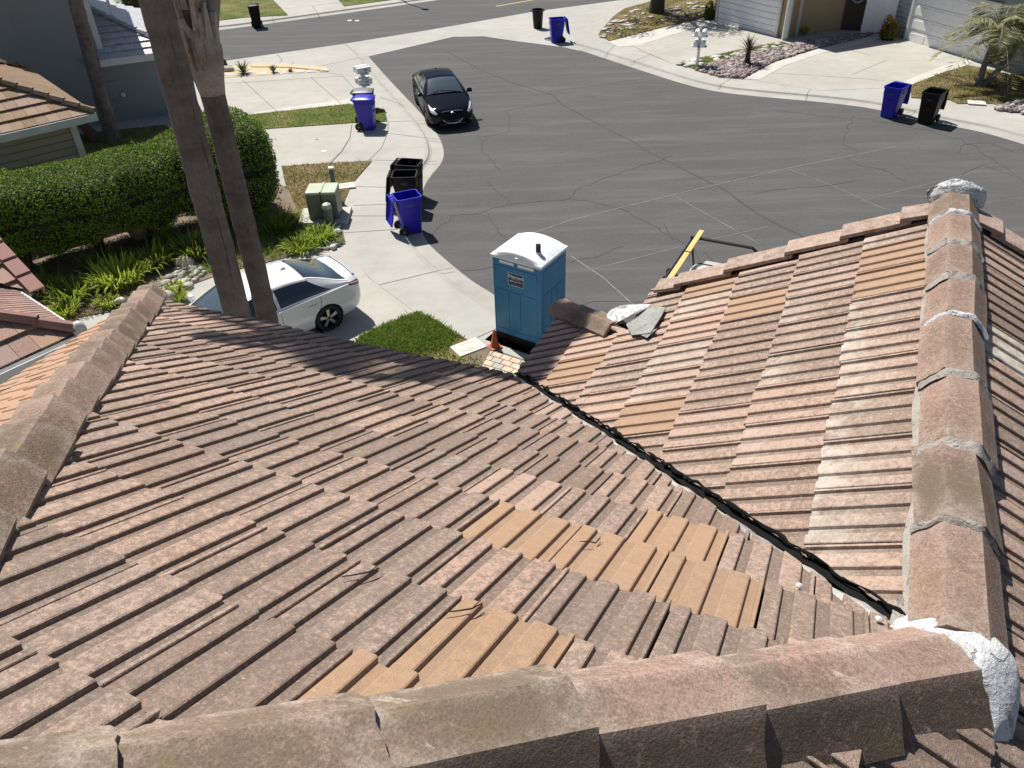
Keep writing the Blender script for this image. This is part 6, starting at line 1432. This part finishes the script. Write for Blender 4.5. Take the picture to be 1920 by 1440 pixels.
def mat_stones(name, a, b, c):
    m = NT(name, .85, .3); t, h, _ = m.tint(); x = m.mix(t, a, b); x = m.mix(m.math('MULTIPLY', m.math('GREATER_THAN', h, .72), .8), x, c); x = m.mix(m.math('MULTIPLY', m.noise(25, 4), .35), x, [v*.5 for v in a]); m.color(x); return m.m
M['stones_plum'] = mat_stones('plum_grey_stones', (.15, .115, .115), (.33, .27, .26), (.50, .45, .42)); M['stones_river'] = mat_stones('river_stones', (.20, .20, .19), (.42, .40, .36), (.62, .60, .55))
slab('gravel_bed', gps([(1302, 131), (1340, 117), (1470, 84), (1560, 68), (1660, 58), (1612, 73), (1530, 93), (1450, 118), (1393, 149), (1350, 146)], ZC), 0, ZC+.015, M['soil'])
rocks('gravel', [(1302, 131), (1340, 117), (1470, 86), (1560, 70), (1640, 62), (1612, 72), (1530, 91), (1450, 116), (1393, 147), (1350, 144)], 3400, .05, .105, M['stones_plum'], ZC+.015)
rocks('gravel', [(1862, 204), (1925, 188), (1990, 205), (1980, 228), (1925, 214)], 420, .06, .13, M['stones_plum'], ZC+.03)
rocks('river_stones', [(295, 545), (330, 505), (372, 498), (385, 512), (352, 540), (320, 552)], 130, .05, .11, M['stones_river'], ZC+.02)
rocks('river_stones', [(560, 480), (600, 470), (640, 462), (630, 452), (590, 462)], 60, .04, .09, M['stones_river'], ZC+.02)
rocks('river_stones', [(612, 432), (632, 415), (642, 425), (640, 438), (628, 446)], 60, .05, .10, M['stones_river'], ZC+.02)
rocks('stepping_stones', [(1272, 121), (1300, 113), (1440, 86), (1464, 82), (1472, 86), (1420, 97), (1340, 114), (1302, 128)], 42, .16, .30, M['concrete_white'], ZC+.02, .18)
rocks('stone_pieces', [(1124, 68), (1130, 58), (1155, 36), (1172, 24), (1225, 14), (1200, 50), (1142, 74)], 44, .10, .28, M['concrete_white'], ZC+.02, .2)
rocks('stone_pieces', [(1200, 50), (1225, 14), (1330, 2), (1320, 32), (1240, 48)], 34, .10, .26, M['concrete_white'], ZC+.02, .2)
def boulder(label, px, r, mat, sc=(1, .8, .75)):
    x, y = gp(*px, ZC); bm = bmesh.new(); bmesh.ops.create_icosphere(bm, subdivisions=3, radius=r); rs_ = np.random.default_rng(int(px[0])); k = rs_.normal(0, 1, (4, 3)); ph = rs_.uniform(0, 6, 4)
    for v in bm.verts: f = 1+.10*sum(math.sin(float(np.dot(k[i], v.co[:]))*2.2/r+ph[i]) for i in range(4))/2; v.co = Vector((v.co.x*sc[0]*f, v.co.y*sc[1]*f, v.co.z*sc[2]*f))
    me = bpy.data.meshes.new('boulder'); bm.to_mesh(me); bm.free(); o = link('boulder', me, M[mat], None, True); o.location = (x, y, ZC+r*sc[2]*.6); tag(o, label, 'rock')
boulder('large rounded two tone boulder at the driveway edge', (312, 570), .28, 'rock')
boulder('pinkish upright boulder in the shade below the hedge', (266, 445), .42, 'rock_pink', (.8, .7, 1.1))
boulder('dark grey boulder behind the river stones', (348, 500), .24, 'rock'); boulder('dull blue grey boulder left of the palm trunk', (372, 455), .30, 'rock')
boulder('small white stone at the bed edge, left one of the touching pair', (219, 571), .10, 'rock_white'); boulder('small white stone at the bed edge, right one of the touching pair', (228, 568), .13, 'rock_white')
boulder('tan stone beside the agaves on the gravel strip', (426, 133), .28, 'rock', (1.2, .7, .5))
# tall palms that stand between the house and the white car
def palm(label, base, top, r0, r1, bark, crown_r, nf, boots=None, seed=1, zc=None, lean=None):
    rs_ = np.random.default_rng(seed); B, T_ = np.array(base, float), np.array(top, float); root = thing('palm_tree', label, 'palm tree', tuple(B)); H_ = T_-B; n = 120; k = 20; V = []
    for i in range(n+1):
        t = i/n; c = H_*t; r = r0+(r1-r0)*t+.05*math.exp(-t*26)*r0/.2; r *= 1+.020*math.sin(i*1.9)+.012*rs_.normal()
        if boots and boots[0] < c[2] < boots[1]: u = (c[2]-boots[0])/(boots[1]-boots[0]); r *= 1+.25*min(1, u*6)
        for j in range(k): a = 6.283*j/k; q = r*(1+.022*math.sin(3*a+i*.21)+.012*rs_.normal()); V.append((c[0]+q*math.cos(a), c[1]+q*math.sin(a), c[2]))
    m = MB(); m.add(V, [(i*k+j, i*k+(j+1) % k, (i+1)*k+(j+1) % k, (i+1)*k+j) for i in range(n) for j in range(k)]); m.build('trunk', M[bark], root, smooth=True)
    if boots:
        rb = r0*1.02; cb = H_*(boots[0]/H_[2]); m = MB(); m.tube([cb+H_/np.linalg.norm(H_)*d_ for d_ in (-.16, -.02, .16, .34, .60)], [rb*1.01, rb*1.16, rb*1.42, rb*1.58, rb*1.15], 18); m.build('old_frond_base', M['boot'], root, smooth=True)
        m = MB(); z = boots[0]+.16; q = 0
        while z < boots[1]:
            for j in range(6):
                a = q*.52+j*6.283/6+rs_.normal(0, .22); t = z/H_[2]; c = H_*t; r = (r0+(r1-r0)*t)*1.10; L = rs_.uniform(.34, .62); wd = r*rs_.uniform(.45, .85)
                d = np.array([math.cos(a), math.sin(a), 0]); si = np.array([-d[1], d[0], 0]); lift = rs_.uniform(.04, .26); b = c+d*r*.86
                m.hexa([b-si*wd*.62, b+si*wd*.62, b+si*wd*.62+d*.05, b-si*wd*.62+d*.05, b-si*wd*.26+d*(lift)*.5+np.array([0, 0, L]), b+si*wd*.26+d*lift*.5+np.array([0, 0, L]), b+si*wd*.22+d*(lift*.7+.03)+np.array([0, 0, L]), b-si*wd*.22+d*(lift*.7+.03)+np.array([0, 0, L])])
            z += .21; q += 1
        m.build('old_frond_base', M['boot'], root)
    c = Cloud(); m = MB()
    for i in range(nf):
        a = i*2.4+rs_.normal(0, .2); el = 1.25-1.9*(i/nf); L = crown_r*rs_.uniform(.85, 1.15); d = np.array([math.cos(a), math.sin(a), 0]); si = np.array([-d[1], d[0], 0]); pts = []
        for q in range(11): u = q/10; pts.append(H_+d*L*(math.cos(el)*u+.0)+np.array([0, 0, L*(math.sin(el)*u-.55*u*u)]))
        m.tube(pts, [.030*(1-u*.08) for u in range(11)], 5)
        for q in range(10):
            for w_ in range(6):
                u = (w_+.5)/6; p = pts[q]*(1-u)+pts[q+1]*u; f = (q+u)/10
                if f < .12: continue
                ll = L*.30*math.sin(math.pi*min(1, f*.86+.1))+.06
                for sg in (1, -1):
                    dd = si*sg*.85+d*.45+np.array([0, 0, -.35-.3*rs_.uniform()]); dd /= np.linalg.norm(dd); c.leaf(p, np.cross(dd, d)+rs_.normal(0, .15, 3), dd, ll, .035+.012*L, rs_.uniform(), rs_.uniform()*.5)
    c.build('crown', M['frond'], root); m.build('frond_stalk', M['bark_palm'], root); return root
def on_ray(px, py, r): d = ray(px, py); P = d*(r/math.hypot(d[0], d[1])); return P+np.array([0, 0, CH])
p_lo, p_hi = on_ray(445, 590, 9.6), on_ray(291, 0, 9.6); k = (p_hi-p_lo)/(p_hi[2]-p_lo[2]); b1_ = p_lo-k*(p_lo[2]-ZC); t1_ = p_lo+k*(14.1-p_lo[2])
palm('tall palm with smooth grey trunk, left one of the pair before the white car', b1_, t1_, .172, .160, 'bark_palm', 1.9, 12, None, 3)
p_lo, p_hi = on_ray(502, 600, 10.2), on_ray(366, 40, 10.2); k = (p_hi-p_lo)/(p_hi[2]-p_lo[2]); b2_ = p_lo-k*(p_lo[2]-ZC); t2_ = p_lo+k*(14.3-p_lo[2])
zb_ = on_ray(393, 132, 10.2)[2]-ZC
palm('tall palm with old peeling frond bases up its trunk, right one of the pair', b2_, t2_, .142, .140, 'bark_palm2', 1.9, 12, (zb_-.1, 12.6), 4)
q = gp(212, 262, ZC); qa = np.array([q[0], q[1], ZC]); dd = ray(141, 0); kk = math.hypot(q[0], q[1])/math.hypot(dd[0], dd[1]); pt = dd*kk+np.array([0, 0, CH]); kv = (pt-qa)/(pt[2]-ZC)
palm('slender ringed palm standing against the blue grey house wall', qa, qa+kv*9.5, .25, .20, 'bark_palm2', 1.7, 14, None, 5)
# feather palm with two stems on the right lawn
def twin_palm():
    q = gp(1834, 161, ZC); root = thing('feather_palm', 'feather palm with two curved stems on the lawn beside the right driveway', 'palm tree', (q[0], q[1], ZC)); rs_ = np.random.default_rng(9)
    heads = []
    for pts, r in (([(0, 0, 0), (.02, .05, .7), (.10, .10, 1.4), (.22, .12, 2.05)], (.15, .115, .10, .10)), ([(.12, -.05, 0), (.55, .05, .45), (.95, .15, 1.05), (1.25, .2, 1.9)], (.13, .11, .10, .09))):
        P = smooth_line(pts, 8); n = len(P); rr_ = [np.interp(i/(n-1)*3, range(4), r)*(1+.05*math.sin(i*2.2)) for i in range(n)]
        m = MB(); m.tube(P, rr_, 12); m.build('trunk', M['bark_palm'], root, smooth=True); heads.append(np.array(P[-1]))
    for hi, H_ in enumerate(heads):
        c = Cloud(); m = MB(); nf = 17 if hi == 0 else 14
        for i in range(nf):
            a = i*2.4+hi; el = 1.2-1.55*(i/nf); L = (2.15 if hi == 0 else 1.85)*rs_.uniform(.85, 1.15); d = np.array([math.cos(a), math.sin(a), 0]); si = np.array([-d[1], d[0], 0])
            pts = [H_+d*L*math.cos(el)*(q_/10)+np.array([0, 0, L*(math.sin(el)*(q_/10)-.62*(q_/10)**2)]) for q_ in range(11)]
            m.tube(pts, [.020*(1-u*.08) for u in range(11)], 5)
            for q_ in range(10):
                for w_ in range(5):
                    u = (w_+.5)/5; p = pts[q_]*(1-u)+pts[q_+1]*u; f = (q_+u)/10
                    if f < .1: continue
                    ll = L*.38*math.sin(math.pi*min(1, f*.8+.16))+.05
                    for sg in (1, -1):
                        dd = si*sg*.8+d*.5+np.array([0, 0, -.45*rs_.uniform()]); dd /= np.linalg.norm(dd); c.leaf(p, np.cross(dd, d)+rs_.normal(0, .1, 3), dd, ll, .046, rs_.uniform()*.8+.2, rs_.uniform()*.7)
        c.build('crown', M['frond'], root); m.build('frond_stalk', M['boot'], root)
twin_palm()
def shrub(label, px, r, h, n, mat='shrub', name='round_shrub', group=None):
    x, y = gp(*px, ZC); root = thing(name, label, 'shrub', (x, y, ZC), 0, group); c = Cloud()
    for i in range(n):
        d = rdir(); d[2] = abs(d[2])*1.0; e = 1-abs(rv.normal(0, .16)); lum = 1+.14*math.sin(d[0]*5+r*7)+.12*math.sin(d[1]*6+d[2]*5); p = np.array([d[0]*r, d[1]*r, d[2]*h])*e*lum; c.leaf(p+np.array([0, 0, h*.10]), d+rdir()*.7, rdir()*.6+np.array([0, 0, .7])+d*.4, rv.uniform(.06, .12), .03, rv.uniform(), rv.uniform())
    c.build('foliage', M[mat], root); bm = bmesh.new(); bmesh.ops.create_icosphere(bm, subdivisions=2, radius=1)
    for v in bm.verts: v.co = Vector((v.co.x*r*.72, v.co.y*r*.72, max(0, v.co.z*h*.74+h*.1)))
    me = bpy.data.meshes.new('branch_mass'); bm.to_mesh(me); bm.free(); link('branch_mass', me, M['hedge_core'], root)
shrub('round olive shrub at the garage corner by the plank fence', (1663, 74), .42, .85, 1500)
shrub('golden green shrub just right of the twin palm stem', (1868, 118), .52, 1.05, 1800); shrub('olive shrub second to the right of the twin palm', (1892, 124), .58, 1.0, 1700); shrub('dark green shrub at the right frame edge near the garage', (1920, 122), .55, 1.1, 1500, 'tree_leaf')
shrub('dark clump of shrubs beyond the slate roof', (254, 20), .9, 1.6, 2200, 'tree_leaf'); shrub('dark rounded shrub left of the tan garage', (1330, 36), .38, .7, 800, 'tree_leaf')
# spiky plants
def spiky(label, px, n, L, wd, mat, stem=0.0, name='spiky_plant', lo=.1, hi=1.45, group=None):
    x, y = gp(*px, ZC); root = thing(name, label, 'plant', (x, y, ZC+.02), 0, group); c = Cloud()
    for i in range(n): c.strap((0, 0, stem*rv.uniform(.75, 1)), i*2.4, L*rv.uniform(.75, 1.1), rv.uniform(lo, hi), rv.uniform(.0, .5), wd, rv.uniform(), rv.uniform()*.6, 5)
    if stem:
        for i in range(60): c.strap((0, 0, stem*rv.uniform(.4, .95)), i*2.4, stem*.8, -1.2, .1, wd*.9, rv.uniform()*.25, 0, 3)
    c.build('leaf_clump', M[mat], root)
    if stem: MB().tube([(0, 0, 0), (0, 0, stem)], [.13, .09], 10).build('trunk', M['bark'], root)
spiky('dark bronze spiky cordyline in the plum gravel bed', (1400, 122), 90, .75, .045, 'cordy', .62, 'cordyline_plant', .0, 1.5)
spiky('largest grey green agave on the tan gravel strip', (457, 138), 36, .62, .08, 'agave', 0, 'agave_plant', .25, 1.3, 'agaves on the gravel strip'); spiky('small upright agave right of the largest one', (513, 136), 18, .42, .09, 'agave', 0, 'agave_plant', .7, 1.45, 'agaves on the gravel strip')
spiky('little brown agave at the left end of the gravel strip', (412, 141), 20, .36, .07, 'cordy', 0, 'agave_plant', .3, 1.3); spiky('low brown tuft far right on the gravel strip', (545, 135), 22, .22, .05, 'cordy', 0, 'agave_plant', .2, 1.3)
spiky('small leafy stalk behind the tan stone', (422, 124), 14, .35, .08, 'agave', .25, 'agave_plant', .2, 1.2); spiky('large dark agave half hidden by the palm trunk', (350, 128), 40, .95, .09, 'agave', 0, 'agave_plant', .2, 1.3)
spiky('green tufted plant at the front of the far right bed', (1508, 66), 40, .5, .06, 'lily', 0, 'tufted_plant', .5, 1.4)
# broad tree whose shade dapples the far right lawn
q = gp(1231, 24, ZC); root = thing('shade_tree', 'broad tree with dark trunk on the corner lawn, crown above the view', 'tree', (q[0], q[1], ZC))
MB().tube([(0, 0, 0), (.02, 0, .8), (.05, .05, 2.4), (.1, .1, 3.6)], [.42, .36, .32, .26], 14).build('trunk', M['bark'], root, smooth=True)
mb = MB()
for i in range(7): a = i*.9; mb.tube([(.1, .1, 3.3), (.1+1.2*math.cos(a), .1+1.2*math.sin(a), 4.4), (.1+2.4*math.cos(a), .1+2.4*math.sin(a), 5.2)], [.16, .10, .04], 7)
mb.build('limb', M['bark'], root, smooth=True); cl = Cloud(); cs_ = [(rv.normal(0, 1.5), rv.normal(0, 1.3), rv.uniform(3.9, 6.3), rv.uniform(.7, 1.3)) for _ in range(22)]
for i in range(9000):
    cx, cy, cz, r = cs_[i % 22]; d = rdir()*r*rv.uniform(.3, 1)**.5; cl.leaf(np.array([cx+.2, cy+.2, cz])+d*np.array([1, 1, .7]), rdir(), rdir(), .16, .09, rv.uniform(), rv.uniform())
cl.build('crown', M['tree_leaf'], root)
q = gp(455, -38, ZC); root = thing('shade_tree', 'leafy tree across the street whose shade falls on the far left lawn', 'tree', (q[0], q[1], ZC))
MB().tube([(0, 0, 0), (0, 0, 1.2), (0, 0, 2.6)], [.25, .2, .16], 10).build('trunk', M['bark'], root, smooth=True); cl = Cloud(); cs_ = [(rv.normal(0, 1.2), rv.normal(0, 1.2), rv.uniform(2.6, 4.6), rv.uniform(.6, 1.1)) for _ in range(16)]
for i in range(4500): cx, cy, cz, r = cs_[i % 16]; d = rdir()*r*rv.uniform(.3, 1)**.5; cl.leaf(np.array([cx, cy, cz])+d, rdir(), rdir(), .16, .09, rv.uniform(), rv.uniform())
cl.build('crown', M['tree_leaf'], root)
